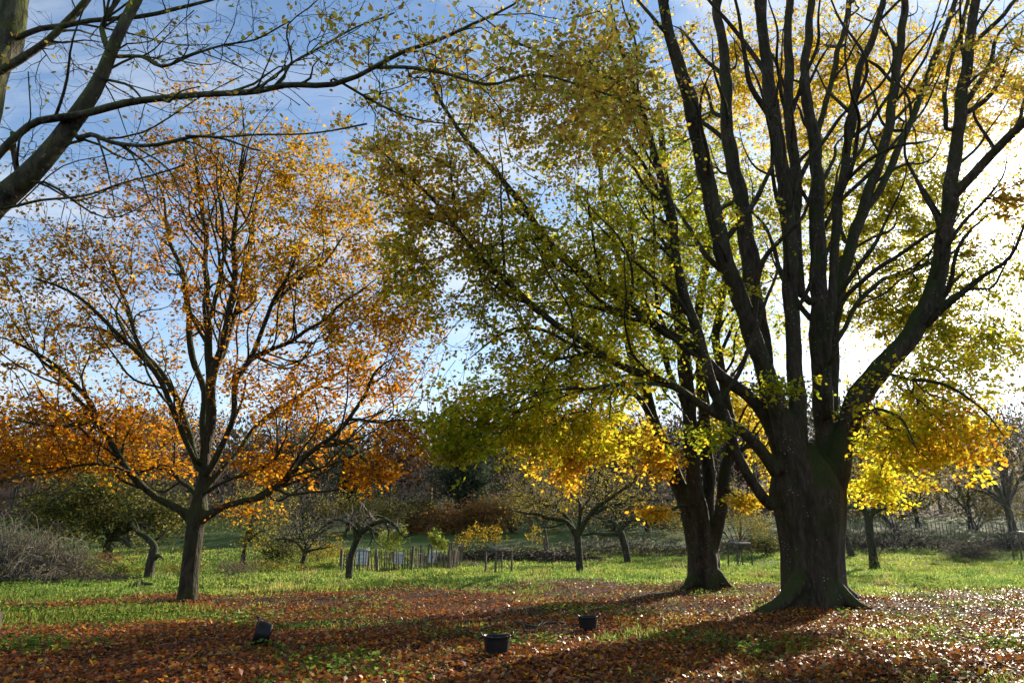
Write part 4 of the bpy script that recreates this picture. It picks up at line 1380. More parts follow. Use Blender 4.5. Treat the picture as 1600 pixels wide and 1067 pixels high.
bush('hedge_bush', 'brown green hedge bush behind the golden saplings', 'shrub', 800, 82, 231,
     [(0, 0, 2.6, 4.6, 2.4, 2.2, 300), (5, 1, 2.6, 4, 2.4, 2.2, 220)], 0, stems=12, per=9, spread=.7, size=.24, r_tip=.012, stem_r=.07, twig='twig_dark')
bush('hedge_bush', 'long dark hedge bush behind the leaning apple tree', 'shrub', 960, 80, 232,
     [(0, 0, 2.2, 4.6, 2.4, 1.9, 300), (6, 1, 2.2, 4, 2.4, 1.9, 220)], 2, stems=12, per=10, spread=.7, size=.24, r_tip=.012, stem_r=.07, twig='twig_dark')
bush('hedge_bush', 'dark thicket bush far behind the low leafless apple tree', 'shrub', 475, 80, 233,
     [(0, 0, 2.6, 5, 2.4, 2.3, 300), (-6, 1, 2.6, 4, 2.4, 2.3, 220)], 2, stems=12, per=10, spread=.7, size=.24, r_tip=.012, stem_r=.07, twig='twig_dark')
bush('pale_hazel', 'pale leaved hazel thicket between the two beeches', 'shrub', 1150, 58, 209,
     [(0, 0, 3.2, 2.8, 2, 2.4, 260), (2, 1, 2.0, 2, 2, 1.6, 120), (-4, 1, 3, 2.4, 2, 2.2, 160)], 0, stems=14, per=9, spread=.5, size=.15, r_tip=.009, stem_r=.05)
bush('dark_holly', 'low dark green holly against the hedge left of the massive beech', 'shrub', 1190, 54, 210,
     [(0, 0, 1.0, 1.5, 1.2, .8, 130)], 2, stems=8, per=24, spread=.35, size=.12, twig='twig_dark', stem_r=.03)
bush('field_tree', 'large bare multi limbed tree beyond the paling at the right edge', 'tree', 1577, 82, 211,
     [(0, 0, 10, 4.6, 4, 5.5, 420), (3, 0, 6, 4, 3, 3, 160), (-4, 0, 7, 3, 3, 3, 120)], 0, stems=11, per=2.5, spread=.6, size=.22, r_tip=.013, trunk=(2.8, .42), twig='twig_dark')
bush('field_tree', 'smaller twiggy tree beyond the paling, left of the large bare one', 'tree', 1512, 88, 212,
     [(0, 0, 8, 4, 3.4, 5, 360), (-5, 0, 7, 4, 3, 4, 300)], 0, stems=9, per=5, spread=.6, size=.22, r_tip=.012, trunk=(2.2, .25), twig='twig_grey')
bush('field_tree', 'yellowing bushy tree beyond the paling behind the ivy footed apple', 'tree', 1430, 92, 213,
     [(0, 0, 6.5, 5.5, 3.4, 4.6, 360), (-8, 0, 6.5, 5, 3, 4.4, 300)], 0, stems=9, per=9, spread=.7, size=.24, r_tip=.012, trunk=(2.0, .25), twig='twig_grey')
bush('field_tree', 'grey brown thicket tree behind the open crowned apple', 'tree', 1010, 84, 214,
     [(0, 0, 6, 6, 3.4, 5, 420), (-9, 0, 6, 5, 3, 5, 360)], 6, stems=9, per=6, spread=.7, size=.2, r_tip=.012, trunk=(2.0, .25), twig='twig_grey')
bush('field_tree', 'grey twiggy tree behind the thin pale trunked orchard tree', 'tree', 830, 88, 215,
     [(0, 0, 5.5, 4.6, 3, 4.4, 330)], 0, stems=9, per=8, spread=.7, size=.2, r_tip=.012, trunk=(2.0, .22), twig='twig_grey')
bush('sapling', 'bright green leafy sapling inside the round stake guard', 'sapling', 681, 43.3, 216, [(0, 0, 1.75, .55, .5, .5, 60), (.5, 0, 1.5, .4, .4, .35, 26)], 3, stems=6, per=14, spread=.25, size=.12, stem_r=.02)
bush('sapling', 'yellow green bushy sapling behind the white hives', 'sapling', 612, 47, 217, [(0, 0, 1.6, 1.0, .7, .7, 90), (.6, 0, 2.1, .6, .5, .5, 40)], 3, stems=7, per=13, spread=.3, size=.13, stem_r=.02)
bush('sapling', 'golden leaved thin sapling above the dead hedge', 'sapling', 762, 51, 218, [(0, 0, 1.9, 1.5, .6, .8, 70), (-1.6, 0, 1.6, .8, .5, .6, 36)], 1, stems=9, per=10, spread=.25, size=.15, stem_r=.018, twig='twig_grey')
bush('sapling', 'pale gold sapling at the right end of the dead hedge', 'sapling', 836, 52, 219, [(0, 0, 1.7, .8, .5, .8, 34)], 1, stems=4, per=8, spread=.25, size=.14, stem_r=.018)
bush('dry_weed_clump', 'dry brown weed clump on the grass right of the oak trunk', 'shrub', 374, 31, 220, [(0, 0, .5, 1.25, .7, .42, 520)], 6, stems=16, per=5, spread=.15, size=.05, stem_r=.01, r_tip=.004, step=.2)
bush('weed_clump', 'bright green nettle clump beside the brush heap', 'shrub', 150, 33, 221, [(0, 0, .4, 1.5, .7, .32, 170), (1.6, .4, .35, 1.0, .6, .3, 90)], 3, stems=14, per=14, spread=.2, size=.1, stem_r=.008, step=.25)
bush('weed_clump', 'leafy green weeds at the foot of the dying apple trunk', 'shrub', 290, 35, 222, [(0, 0, .4, 1.8, .6, .35, 150)], 0, stems=12, per=8, spread=.2, size=.08, stem_r=.008, step=.25)
bush('russet_undergrowth', 'low russet undergrowth along the foot of the dark tree', 'shrub', 130, 42, 223, [(0, 0, .6, 3.5, .7, .5, 200)], 4, stems=16, per=8, spread=.3, size=.12, stem_r=.012, step=.3)
bush('weed_clump', 'straggling rough weeds between the oak trunk and the low apple tree', 'shrub', 425, 38, 226, [(0, 0, .35, 2.2, 1.2, .3, 260)], 0, stems=14, per=7, spread=.2, size=.08, stem_r=.008, step=.25)
bush('weed_clump', 'rough green weeds in front of the low leafless apple tree', 'shrub', 500, 41, 227, [(0, 0, .3, 1.8, .8, .25, 200)], 3, stems=12, per=9, spread=.2, size=.09, stem_r=.008, step=.25)
bush('hedge_bush', 'tall dark hedge bush beyond the paling right of the massive beech', 'shrub', 1395, 84, 234,
     [(0, 0, 3.2, 6, 2.4, 3.0, 360), (-7, 1, 3.2, 5, 2.4, 2.8, 260)], 7, stems=12, per=10, spread=.7, size=.24, r_tip=.012, stem_r=.07, twig='twig_dark')
bush('hedge_bush', 'olive hedge bush beyond the paling at far right', 'shrub', 1520, 86, 235,
     [(0, 0, 3.4, 6, 2.4, 3.2, 360), (7, 1, 3.4, 5, 2.4, 3, 260)], 7, stems=12, per=10, spread=.7, size=.24, r_tip=.012, stem_r=.07, twig='twig_dark')
bush('field_bush', 'dark rounded bush behind the low apple tree', 'shrub', 440, 47, 224, [(0, 0, .9, 1.8, 1.2, .8, 170)], 2, stems=9, per=16, spread=.35, size=.12, stem_r=.02)
bush('field_bush', 'yellow brown bush between the low apple and the hives', 'shrub', 505, 50, 225, [(0, 0, .9, 2.4, 1.2, .8, 190)], 1, stems=9, per=7, spread=.35, size=.11, stem_r=.02, twig='twig_dark')


# ------------------------------------------------------------------ hedges, brush heap
def arch_heap(name, label, cat, px, Y, seed, n, rx, ry, h, mat, leafn=0, pal=0, dead=None, rz=0.0, thick=(.006, .02), flatness=.5, group=None):
    """a heap of arching stems, each a bent tapering rod"""
    rng = np.random.RandomState(seed)
    base, _ = place(px, Y)
    t = thing(name, base, label, cat, group)
    mb = MB()
    P_ = []
    cr, sr = math.cos(rz), math.sin(rz)
    for i in range(n):
        a = rng.rand() * 6.283
        rad = rng.rand() ** .5
        u, v = rx * rad * math.cos(a), ry * rad * math.sin(a)
        hh = h * (1 - rad ** 2) ** .6 * (.3 + .8 * rng.rand() ** 1.3) * (1 + .45 * float(fbm2(np.array(u + seed), np.array(v), 31, 1.1))) + .1
        b = rng.rand() * 6.283
        L = rng.uniform(.5, 2.2) * min(1.0, h)
        e = np.array([math.cos(b), math.sin(b), 0]) * L
        p0 = np.array([u, v, max(0, hh * rng.uniform(-.2, .8))])
        p1 = np.array([u, v, 0]) + e * .5 + np.array([0, 0, hh * (1 + .3 * rng.rand())])
        p2 = np.array([u, v, 0]) + e + np.array([0, 0, max(.02, hh * rng.uniform(.0, 1.1) * (1 - flatness))])
        s = np.linspace(0, 1, 6)[:, None]
        c = (1 - s) ** 2 * p0 + 2 * s * (1 - s) * p1 + s * s * p2 + rng.randn(6, 3) * .03
        c = np.stack([c[:, 0] * cr - c[:, 1] * sr, c[:, 0] * sr + c[:, 1] * cr, c[:, 2]], -1)
        P_.append(c)
    P_ = np.array(P_)
    P_[:, :, 2] += terrain(base[0] + P_[:, :, 0], base[1] + P_[:, :, 1]) - base[2]
    mb.tubes(P_, rng.uniform(*thick, (n, 1)) * np.linspace(1, .35, 6)[None], 3)
    P_ = P_[:, 1:]
    obj('stems', mb.mesh('stems', mat), t, kind='stuff')
    if leafn:
        pts = np.concatenate(P_)
        k = rng.randint(len(pts), size=leafn)
        pos = pts[k] + rng.randn(leafn, 3) * .06
        L = rng.uniform(.05, .1, leafn)
        obj('foliage', leaf_mesh('foliage', pos, rng.randn(leafn, 3), rng.randn(leafn, 3), L, L * .6, palette(rng, leafn, ORCH[pal]), 'shrub_leaf'), t, kind='stuff')
    return t


arch_heap('brush_heap', 'big tangled heap of grey brambles and cut brush at the left edge', 'brush heap', 35, 28.5, 301, 1900, 3.2, 2.0, 2.5, 'twig_heap', 3200, 0)
arch_heap('brush_pile', 'small dark heap of brush on the grass left of the dying trunk', 'brush heap', 192, 31, 302, 160, .9, .5, .45, 'twig_dark', 120, 2)
arch_heap('dead_hedge', 'woven dead hedge of dark brushwood behind the wooden tree guard', 'hedge', 800, 50, 303, 900, 6.2, .5, 1.15, 'twig_dark', 700, 1, flatness=.3, thick=(.012, .035))
arch_heap('bramble_hedge', 'tangled brown bramble hedge behind the leaning apple tree', 'hedge', 985, 56, 304, 800, 7.6, .8, 1.5, 'twig_grey', 1500, 0, flatness=.2, thick=(.01, .032))
arch_heap('bramble_hedge', 'dark reddish bramble hedge across the right of the meadow', 'hedge', 1400, 60, 305, 900, 8.2, .9, 1.9, 'twig_dark', 1500, 4, flatness=.2, thick=(.01, .032))
arch_heap('bramble_hedge', 'short scrubby hedge at the far right beyond the posts', 'hedge', 1580, 60, 306, 500, 4.2, .9, 2.0, 'twig_dark', 900, 2, flatness=.2, thick=(.01, .032))
arch_heap('bramble_bush', 'pale twiggy bush standing in front of the reddish hedge', 'shrub', 1505, 52, 307, 420, 1.7, .9, 1.8, 'twig_grey', 700, 0, flatness=.1)
arch_heap('bramble_hedge', 'brambly undergrowth line between the two beeches', 'hedge', 1175, 60, 308, 500, 4.5, .8, 1.5, 'twig_grey', 1200, 0, flatness=.2, thick=(.01, .032))
arch_heap('cut_branch_pile', 'small pile of pale cut branches on the grass by the dead hedge', 'branch pile', 737, 46, 309, 50, .9, .5, .3, 'twig_pale', flatness=.9, thick=(.02, .035))


# ------------------------------------------------------------------ far wood on the hill
def build_wood():
    rng = np.random.RandomState(500)
    kinds = [((0.065, 0.042, 0.026), .6), ((0.17, 0.066, 0.018), .3), ((0.085, 0.078, 0.018), .3), ((0.018, 0.030, 0.012), .1), ((0.09, 0.050, 0.028), .55)]
    Ps, As, Ns, Ls, Ws, Cs = [], [], [], [], [], []
    mb = MB()
    for i in range(300):
        y = 120 + 205 * rng.rand() ** 1.5
        x = rng.uniform(-.95, .95) * y
        z = float(terrain(x, y))
        h = rng.uniform(13, 21) * (1.3 if x > .3 * y else 1.0)
        w = h * rng.uniform(.36, .52)
        k = rng.choice(5, p=[.36, .2, .16, .08, .2])
        col, bare = kinds[k]
        col = np.array(col) * rng.uniform(.75, 1.25)
        c = np.array([x, y, z + h * .56])
        r0 = h * .018
        mb.tube([[x, y, z - .3], [x + .2 * rng.randn(), y, z + h * .4], [x + .5 * rng.randn(), y, z + h * .8]], [r0, r0 * .7, r0 * .2], 4, cap=False)
        for b in range(7):
            a = rng.rand() * 6.28
            s = rng.uniform(.2, .6)
            e = c + np.array([math.cos(a) * w * .8, math.sin(a) * w * .8, h * rng.uniform(-.1, .33)])
            st = np.array([x, y, z + h * s])
            mb.tube([st, (st + e) / 2 + [0, 0, .5], e], [r0 * .45, r0 * .3, r0 * .1], 3, cap=False)
        n = 330
        v = nrm(rng.randn(n, 3)) * (rng.rand(n, 1) ** .38)
        pos = c + v * np.array([w, w, h * .46])
        strokes = rng.rand(n) < bare
        ax = nrm(v * np.array([1, 1, .8]) + np.array([0, 0, .5]) + .35 * rng.randn(n, 3))
        Ps.append(pos)
        As.append(ax)
        Ns.append(rng.randn(n, 3))
        L = np.where(strokes, rng.uniform(1.2, 2.6, n), rng.uniform(.7, 1.4, n))
        Ls.append(L)
        Ws.append(np.where(strokes, rng.uniform(.06, .14, n), L * .6))
        Cs.append(np.clip(col * (1 + .25 * rng.randn(n, 1)), .005, .5))
    o = obj('woodland', leaf_mesh('woodland', *map(np.concatenate, (Ps, As, Ns, Ls, Ws, Cs)), 'wood_leaf'), kind='stuff')
    tag(o, 'brown and russet wood covering the hill behind the meadow', 'woodland')
    o2 = obj('trunks', mb.mesh('trunks', 'twig_grey'), o, kind='stuff')


build_wood()


# ------------------------------------------------------------------ fences, guards, hives
def shared_box(name, w, d, h, mat, taper=.75, point=0.0):
    bm = bmesh.new()
    v = []
    for z, s in ((-.15, 1.0), (h - point, taper * .3 + .7), (h, .25 if point else taper)):
        v.append([bm.verts.new((x * w / 2 * s, y * d / 2 * s, z)) for x, y in ((-1, -1), (1, -1), (1, 1), (-1, 1))])
    for a, b in ((0, 1), (1, 2)):
        for i in range(4):
            bm.faces.new((v[a][i], v[a][(i + 1) % 4], v[b][(i + 1) % 4], v[b][i]))
    bm.faces.new(v[0][::-1])
    bm.faces.new(v[2])
    me = bpy.data.meshes.new(name)
    bm.to_mesh(me)
    bm.free()
    me.materials.append(MATS[mat])
    return me


def paling(name, label, pts, seed, spacing, h, w, mat, wire_z=(.3, .8), post_every=0, tilt=.04):
    rng = np.random.RandomState(seed)
    pts = np.array(pts)
    t = thing(name, pts[0], label, 'fence')
    me = shared_box('pale', w, w * .5, h, mat, point=.1)
    pm = shared_box('post', w * 2.2, w * 2.2, h * 1.15, mat)
    wires = [[] for _ in wire_z]
    d = 0
    n = 0
    for a, b in zip(pts[:-1], pts[1:]):
        L = np.linalg.norm((b - a)[:2])
        ang = math.atan2(b[1] - a[1], b[0] - a[0])
        s = 0
        while s < L:
            p = a + (b - a) * s / L
            p[2] = terrain(p[0], p[1])
            is_post = post_every and n % post_every == 0
            o = obj('post' if is_post else 'pale', pm if is_post else me, t, tuple(p - pts[0]))
            o.rotation_euler = (tilt * rng.randn(), tilt * rng.randn(), ang + .2 * rng.randn())
            o.scale = (rng.uniform(.7, 1.2), 1, rng.uniform(.88, 1.08))
            for k, z in enumerate(wire_z):
                wires[k].append(p - pts[0] + np.array([0, -.03, z * h]))
            s += spacing * rng.uniform(.75, 1.25)
            n += 1
    for wr in wires:
        mb = MB()
        mb.tube(np.array(wr), np.full(len(wr), .006), 4)
        obj('wire_strand', mb.mesh('wire', 'wire'), t)
    return t


fence_pts = [G(532, 893), G(570, 893), G(640, 891), G(660, 890)]
paling('paling_fence', 'low chestnut paling fence in front of the white hives', fence_pts, 601, .15, 1.12, .06, 'dark_timber', post_every=14)
paling('paling_fence', 'slanting paling fence end right of the round stake guard', [G(704, 888), G(718, 885), G(722, 880)], 602, .14, 1.3, .07, 'dark_timber', tilt=.07)
fr = [place(px, 78)[0] for px in (1240, 1330, 1440, 1540, 1640)]
paling('paling_fence', 'far grey paling fence along the upper edge of the right meadow', fr, 603, .42, 1.5, .09, 'weathered_wood', tilt=.02)
fl = [place(px, 52)[0] for px in (120, 260, 420, 540)]
paling('field_fence', 'thin stake fence crossing the meadow behind the oak', fl, 604, .9, 1.0, .05, 'weathered_wood', wire_z=(.35, .65, .95))

# round guard of stakes about the green sapling
g0 = G(681, 889)
t = thing('stake_guard', g0, 'round guard of upright stakes about the green sapling', 'tree guard')
sm_ = shared_box('stake', .09, .09, 1.45, 'dark_timber')
thin = shared_box('stake_thin', .05, .04, 1.15, 'weathered_wood')
rs = np.random.RandomState(7)
for k in range(22):
    a = k / 22 * 6.283
    big = k % 4 == 0
    o = obj('stake', sm_ if big else thin, t, (math.cos(a) * .95, math.sin(a) * .95, 0))
    o.rotation_euler = (.04 * rs.randn(), .04 * rs.randn(), a)
    o.scale = (1, 1, rs.uniform(.88, 1.1))


def guard(name, label, base, rz, w, h, seed, netting=True, wall=False):
    rng = np.random.RandomState(seed)
    t = thing(name, base, label, 'tree guard', rz=rz)
    pm = shared_box('post', .085, .085, h, 'dark_timber')
    c = [(-w / 2, -w / 2), (w / 2, -w / 2), (w / 2, w / 2), (-w / 2, w / 2)]
    for x, y in c:
        o = obj('post', pm, t, (x, y, 0))
        o.rotation_euler = (.025 * rng.randn(), .025 * rng.randn(), rng.rand())
    for i in range(4):
        a, b = np.array(c[i]), np.array(c[(i + 1) % 4])
        m = (a + b) / 2
        mb = MB()
        ang = math.atan2(b[1] - a[1], b[0] - a[0])
        mb.box((0, 0, 0), (w + .1, .035, .07))
        o = obj('rail', mb.mesh('rail', 'dark_timber', False), t, (m[0], m[1], h - .05))
        o.rotation_euler = (0, .02 * rng.randn(), ang)
    mb = MB()
    for i in range(13):
        s = (i / 12 - .5) * w
        for k in range(2):
            p = [np.array([s, (j / 6 - .5) * w, h + .03 + .10 * (1 - (2 * (j / 6 - .5)) ** 2)]) if k == 0 else np.array([(j / 6 - .5) * w, s, h + .03 + .10 * (1 - (2 * (j / 6 - .5)) ** 2)]) for j in range(7)]
            mb.tube(p, np.full(7, .007), 3, cap=False)
    obj('netting', mb.mesh('netting', 'wire'), t, kind='stuff')
    mb = MB()
    q = spline(np.array([[0, 0, -.1, .025], [.03, .02, h * .5, .02], [0, .03, h + .1, .012]]), .2)
    mb.tube(q[:, :3], q[:, 3], 6)
    obj('young_stem', mb.mesh('young_stem', 'twig_grey'), t)


guard('wooden_tree_guard', 'wooden post tree guard left of the open crowned apple', (G(770, 897) + G(788, 894)) / 2, .55, 1.0, 1.2, 11)
guard('wooden_tree_guard', 'wooden post tree guard between the two beeches', G(1157, 884), .3, 1.05, 1.35, 12)
guard('wooden_tree_guard', 'wooden post tree guard cut by the right edge', G(1604, 877), .5, 1.0, 1.9, 13)

hm = []


def hive(label, px, py, boxes, w, rz, legs=True):
    base = G(px, py)
    t = thing('bee_hive', base, label, 'bee hive', rz=rz)
    z = .28
    for x in (-1, 1):
        for y in (-1, 1):
            mb = MB()
            mb.box((x * w * .42, y * w * .42, z / 2), (.05, .05, z))
            obj('leg', mb.mesh('leg', 'dark_timber', False), t)
    mb = MB()
    mb.box((0, 0, z + .02), (w * 1.05, w * 1.05, .04))
    obj('floor_board', mb.mesh('floor_board', 'hive_paint', False), t)
    z += .042
    for h in boxes:
        mb = MB()
        mb.box((0, 0, z + h / 2), (w, w, h - .008))
        o = obj('hive_box', mb.mesh('hive_box', 'hive_paint', False), t)
        bv = o.modifiers.new('b', 'BEVEL')
        bv.width = .008
        mb = MB()
        mb.box((0, -w / 2 - .012, z + h * .65), (w * .35, .022, .03))
        obj('handhold', mb.mesh('handhold', 'hive_paint', False), o)
        z += h
    mb = MB()
    mb.box((0, 0, z + .07), (w * 1.12, w * 1.12, .14))
    mb.box((0, 0, z + .155), (w * 1.16, w * 1.16, .03))
    obj('roof', mb.mesh('roof', 'hive_paint' if w < .6 else 'hive_roof', False), t)


hive('tall white bee hive behind the paling by the crooked apple', 565, 889, (.24, .24, .2), .62, .35)
hive('shorter white bee hive behind the middle of the paling', 622, 889, (.22, .2), .55, .3)
hive('small white bee hive half hidden behind the stake guard', 676, 886, (.24, .22), .5, .2)


# ------------------------------------------------------------------ black tubs, sticks, posts
def tub(label, px, py, tip=None, rz=0.0, r=.2, h=.27):
    base = G(px, py)
    t = thing('rubber_tub', base, label, 'tub', 'black rubber tubs on the leaves', rz)
    k = 40
    prof = [(0.0, .012), (r * .78, .012), (r * .80, 0.0), (r * .84, .03), (r * .90, h * .4), (r * .97, h * .8), (r * 1.0, h - .02), (r * 1.05, h - .012), (r * 1.05, h), (r * .97, h), (r * .94, h - .03), (r * .80, .04), (0, .03)]
    th = np.arange(k) * 6.28318 / k
    V = []
    for rr, z in prof:
        wob = 1 + .02 * np.cos(2 * th) + .008 * np.cos(5 * th + 1)
        V.append(np.stack([rr * wob * np.cos(th), rr * wob * np.sin(th), np.full(k, z) + (.008 * np.cos(2 * th + .4) if z > h * .7 else 0)], -1))
    n = len(V)
    i = np.arange(n - 1)[:, None] * k
    j = np.arange(k)[None]
    j2 = (j + 1) % k
    Q = np.stack([i + j, i + j2, i + k + j2, i + k + j], -1).reshape(-1, 4)
    V = np.concatenate(V)
    obs = [obj('bowl', mesh_np('bowl', V, Q, 'black_rubber', smooth=True), t)]
    for s in (-1, 1):
        mb = MB()
        a = np.linspace(0, math.pi, 9)
        q = np.stack([s * (r * 1.0 + .015 + .03 * np.sin(a)), .075 * np.cos(a), h - .01 + .055 * np.sin(a)], -1)
        mb.tube(q, np.full(9, .011), 7)
        obs.append(obj('handle', mb.mesh('handle', 'black_rubber'), t))
    if tip:
        t.rotation_euler = (tip[0], tip[1], rz)
        t.location = tuple(base + np.array([0, 0, tip[2]]))
    else:
        t.location = tuple(base + np.array([0, 0, .005]))
    return t


tub('black rubber tub lying tipped on its side at left', 421, 1012, (R(4), R(-78), .19), R(12), r=.175, h=.24)
tub('upright black rubber tub in the middle, nearest the camera', 776, 1023, None, .1, r=.195, h=.265)
tub('upright black rubber tub nearest the massive beech', 919, 985, None, .25, r=.185, h=.25)


def stick(name, label, pts, w, mat, seed, cat='branch'):
    rng = np.random.RandomState(seed)
    rows = [G(px, py) for px, py in pts]
    b = rows[0]
    r = [np.r_[p - b + [0, 0, .045 + w * (.6 + 1.5 * rng.rand())], w * (1 - .5 * i / len(rows))] for i, p in enumerate(rows)]
    q = spline(np.array(r), .06, .01, rng)
    mb = MB()
    mb.tube(q[:, :3], q[:, 3], 7, lump=.2, rng=rng)
    for kk in range(3):
        i = rng.randint(2, len(q) - 1)
        e = q[i, :3] + np.array([rng.randn() * .12, rng.randn() * .08, .05 + .05 * rng.rand()])
        mb.tube([q[i, :3], (q[i, :3] + e) / 2 + [0, 0, .01], e], [w * .4, w * .3, w * .12], 4)
    o = obj(name, mb.mesh(name, mat), None, tuple(b))
    tag(o, label, cat)


stick('fallen_branch', 'crooked dark fallen stick between the two upright tubs', [(806, 978), (815, 983), (835, 984), (852, 979), (880, 977)], .03, 'twig_dark', 1)
stick('fallen_branch', 'thin dark stick lying below the farther upright tub', [(895, 1022), (915, 1023), (938, 1024)], .014, 'twig_dark', 2)
stick('fallen_bough', 'short bent piece of bough on grass by the dying trunk', [(213, 921), (218, 915), (226, 918), (236, 919)], .07, 'apple_bark', 3)
p0 = G(-13, 996)
o = obj('stump_post', shared_box('stump_post', .16, .14, .42, 'dark_timber'), None, tuple(p0))
tag(o, 'short weathered post just at the left edge of the view', 'post')


# ------------------------------------------------------------------ fallen leaves and grass
def scatter(rng, n, y0, y1, fall):
    """ground points, thinning with distance"""
    u = rng.rand(n)
    a, b = y0 ** (1 - fall), y1 ** (1 - fall)
    y = (a + (b - a) * u) ** (1 / (1 - fall))
    x = rng.uniform(-1, 1, n) * (0.80 * y + 2.5)
    return x, y


def fallen_leaves():
    rng = np.random.RandomState(901)
    n = 400000
    x, y = scatter(rng, n, 7.2, 36, 1.6)
    m = litter(x, y)
    clump = np.clip(.50 + .75 * fbm2(x, y, 5, 1.6, 4) - .012 * np.clip(x, -2, 8), .22, 1)
    keep = rng.rand(n) < np.clip(m * clump * 1.1 + .012, 0, 1)
    x, y = x[keep], y[keep]
    n = len(x)
    z = terrain(x, y) + fbm2(x, y, 11, 2.6) * .012 + rng.uniform(.004, .05, n)
    a = rng.rand(n) * 6.283
    tilt = np.abs(rng.randn(n)) * .5
    ax = np.stack([np.cos(a), np.sin(a), tilt * rng.randn(n) * .8], -1)
    nr = np.stack([rng.randn(n) * .38, rng.randn(n) * .38, np.ones(n)], -1)
    cols = [(0.34, 0.085, 0.020, 3.2), (0.19, 0.058, 0.022, 3), (0.48, 0.135, 0.016, 2.1), (0.38, 0.20, 0.085, 2), (0.60, 0.26, 0.022, 1), (0.62, 0.42, 0.035, .35), (0.08, 0.04, 0.024, 1.8)]
    c = palette(rng, n, cols, .25)
    L = rng.uniform(.04, .11, n)
    o = obj('fallen_leaves', leaf_mesh('fallen_leaves', np.stack([x, y, z], -1), ax, nr, L, L * rng.uniform(.5, .75, n), c, 'litter_leaf', fold=.55), kind='stuff')
    tag(o, 'carpet of brown and orange fallen leaves', 'fallen leaves')


def grass():
    rng = np.random.RandomState(902)
    n = 620000
    x, y = scatter(rng, n, 7.2, 62, 1.15)
    m = litter(x, y)
    cl = fbm2(x, y, 8, 1.7, 4)
    dens = np.clip((1 - m) ** 1.5 * 1.05 + np.clip(cl - .30 + .035 * np.clip(x, -5, 8), 0, 1) * .8, 0.01, 1)
    keep = rng.rand(n) < dens
    x, y, m, cl = x[keep], y[keep], m[keep], cl[keep]
    n = len(x)
    z = terrain(x, y) + fbm2(x, y, 11, 2.6) * .012 - .01
    h = rng.uniform(.05, .13, n) * np.clip(1 + .75 * fbm2(x, y, 15, 1.3, 4), .35, 2.2) * np.where(m > .5, .75, 1.0) * (1 + .012 * np.clip(y - 20, 0, 40))
    a = rng.rand(n) * 6.283
    ln = np.abs(rng.randn(n)) * .55
    ax = np.stack([np.cos(a) * ln, np.sin(a) * ln, np.ones(n)], -1)
    b = rng.rand(n) * 6.283
    nr = np.stack([np.cos(b), np.sin(b), .2 * rng.randn(n)], -1)
    w = (.012 + .0011 * y) * rng.uniform(.7, 1.3, n)
    c = palette(rng, n, [(0.12, 0.185, 0.024, 3), (0.18, 0.235, 0.03, 2.5), (0.25, 0.245, 0.05, 1.2), (0.075, 0.13, 0.02, 2)], .25)
    v1 = np.clip(fbm2(x, y, 19, .45, 4), -1, 1)[:, None]
    c *= (1 + .38 * v1) * (1 + np.array([.18, 0, -.1]) * np.clip(fbm2(x, y, 23, .3), -1, 1)[:, None])
    # longer tussocks here and there
    nt, k = 330, 70
    tx, ty = scatter(rng, nt * 2, 19, 60, 1.05)
    ok = litter(tx, ty) < .45
    tx, ty = tx[ok][:nt], ty[ok][:nt]
    sz = np.repeat(rng.uniform(.5, 1.5, len(tx)), k)
    gx = np.repeat(tx, k) + rng.randn(len(sz)) * .2 * sz
    gy = np.repeat(ty, k) + rng.randn(len(sz)) * .2 * sz
    m2 = len(gx)
    ln = np.abs(rng.randn(m2)) * .5
    a = rng.rand(m2) * 6.283
    b = rng.rand(m2) * 6.283
    x, y, z = np.r_[x, gx], np.r_[y, gy], np.r_[z, terrain(gx, gy) - .01]
    h = np.r_[h, rng.uniform(.12, .32, m2) * sz]
    w = np.r_[w, (.012 + .0009 * gy) * rng.uniform(.7, 1.3, m2)]
    ax = np.vstack([ax, np.stack([np.cos(a) * ln, np.sin(a) * ln, np.ones(m2)], -1)])
    nr = np.vstack([nr, np.stack([np.cos(b), np.sin(b), .2 * rng.randn(m2)], -1)])
    tc_ = palette(rng, len(tx), [(0.07, 0.12, 0.02, 3), (0.12, 0.17, 0.03, 2), (0.22, 0.20, 0.06, 1.2)], .2)
    c = np.vstack([c, np.repeat(tc_, k, 0) * (1 + .15 * rng.randn(m2, 1))])
    c = np.clip(c, .01, .6)
    o = obj('grass', leaf_mesh('grass', np.stack([x, y, z], -1), ax, nr, h, w, c, 'grass_blade', blade=True), kind='stuff')
    tag(o, 'short green meadow grass between the fallen leaves', 'grass')


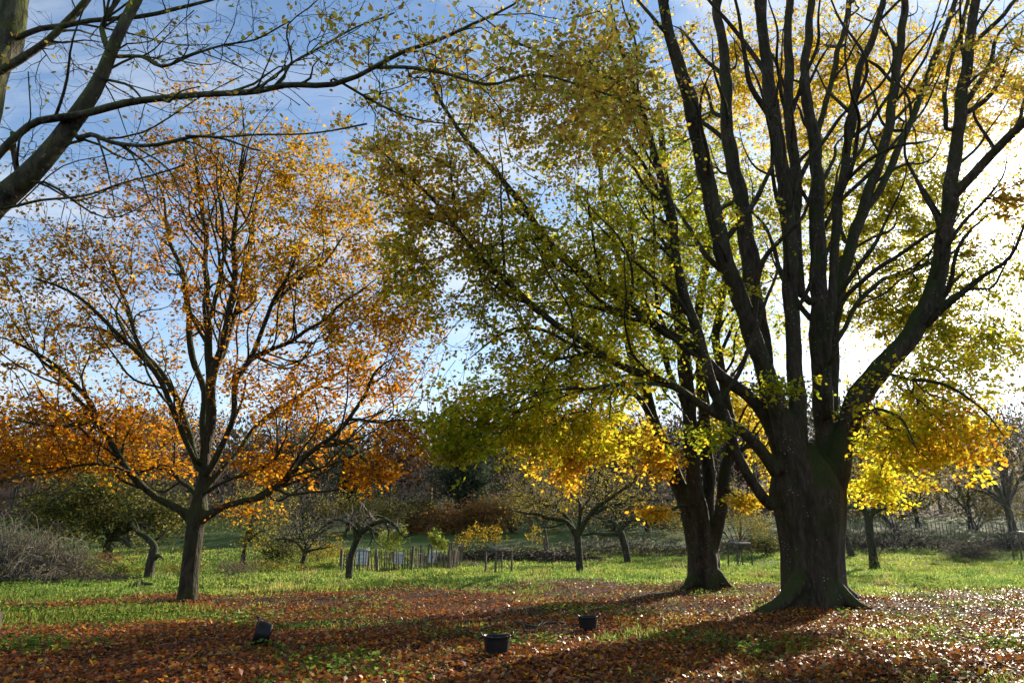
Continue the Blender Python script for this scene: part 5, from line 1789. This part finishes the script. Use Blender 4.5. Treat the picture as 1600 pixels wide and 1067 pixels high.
def weeds():
    """low broad leaved clumps in the grass and between the leaves"""
    rng = np.random.RandomState(903)
    nc = 1700
    x0, y0 = scatter(rng, nc * 3, 7.5, 48, 1.3)
    pick = np.argsort(-(fbm2(x0, y0, 41, 1.1, 4) + .35 * rng.rand(nc * 3) + 0.7 * (1 - litter(x0, y0))))[:nc]
    x0, y0 = x0[pick], y0[pick]
    k = 16
    r = np.repeat(rng.uniform(.05, .16, nc) * (1 + .045 * y0 * (rng.rand(nc) < .4)), k)
    x = np.repeat(x0, k) + rng.randn(nc * k) * r
    y = np.repeat(y0, k) + rng.randn(nc * k) * r
    n = nc * k
    z = terrain(x, y) + rng.uniform(.02, .13, n) * (1 + .03 * y)
    a = rng.rand(n) * 6.283
    ax = np.stack([np.cos(a), np.sin(a), rng.uniform(-.1, .6, n)], -1)
    nr = np.stack([rng.randn(n) * .5, rng.randn(n) * .5, np.ones(n)], -1)
    L = rng.uniform(.04, .085, n) * (1 + .012 * y)
    c = palette(rng, n, [(0.08, 0.16, 0.02, 3), (0.13, 0.21, 0.025, 2), (0.05, 0.10, 0.02, 2)], .2)
    o = obj('ground_weeds', leaf_mesh('ground_weeds', np.stack([x, y, z], -1), ax, nr, L, L * .6, c, 'grass_blade'), kind='stuff')
    tag(o, 'low leafy weeds scattered through grass and leaves', 'weeds')


fallen_leaves()
grass()
weeds()


def fallen_twigs():
    rng = np.random.RandomState(904)
    x, y = scatter(rng, 420, 7.5, 28, 1.5)
    mb = MB()
    for i in range(len(x)):
        a = rng.rand() * 6.28
        L = rng.uniform(.12, .7)
        s_ = np.linspace(0, 1, 5)[:, None]
        c = np.array([x[i], y[i], 0]) + s_ * L * np.array([math.cos(a), math.sin(a), 0]) + rng.randn(5, 3) * .025 * L
        c[:, 2] = terrain(c[:, 0], c[:, 1]) + .03 + np.abs(rng.randn(5)) * .02
        r = rng.uniform(.003, .009)
        mb.tube(c, np.linspace(r, r * .4, 5), 4)
    o = obj('fallen_twigs', mb.mesh('fallen_twigs', 'twig_grey'), kind='stuff')
    tag(o, 'thin twigs scattered over the fallen leaves', 'twigs')


fallen_twigs()


# ------------------------------------------------------------------ air
def build_haze():
    mb = MB()
    mb.box((0, 1690, 33.0), (5600, 4000, 72.0))
    m, n, l, out = nodes_of('haze')
    v = N(n, 'ShaderNodeVolumePrincipled', Density=HAZE, Anisotropy=0.7)
    v.inputs['Color'].default_value = (0.86, 0.9, 0.96, 1)
    l.new(v.outputs[0], out.inputs['Volume'])
    o = obj('haze', mb.mesh('haze', 'haze', False), kind='stuff')
    tag(o, 'thin sunlit autumn haze in the air', 'haze')


HAZE = 0.00005
if HAZE:
    build_haze()
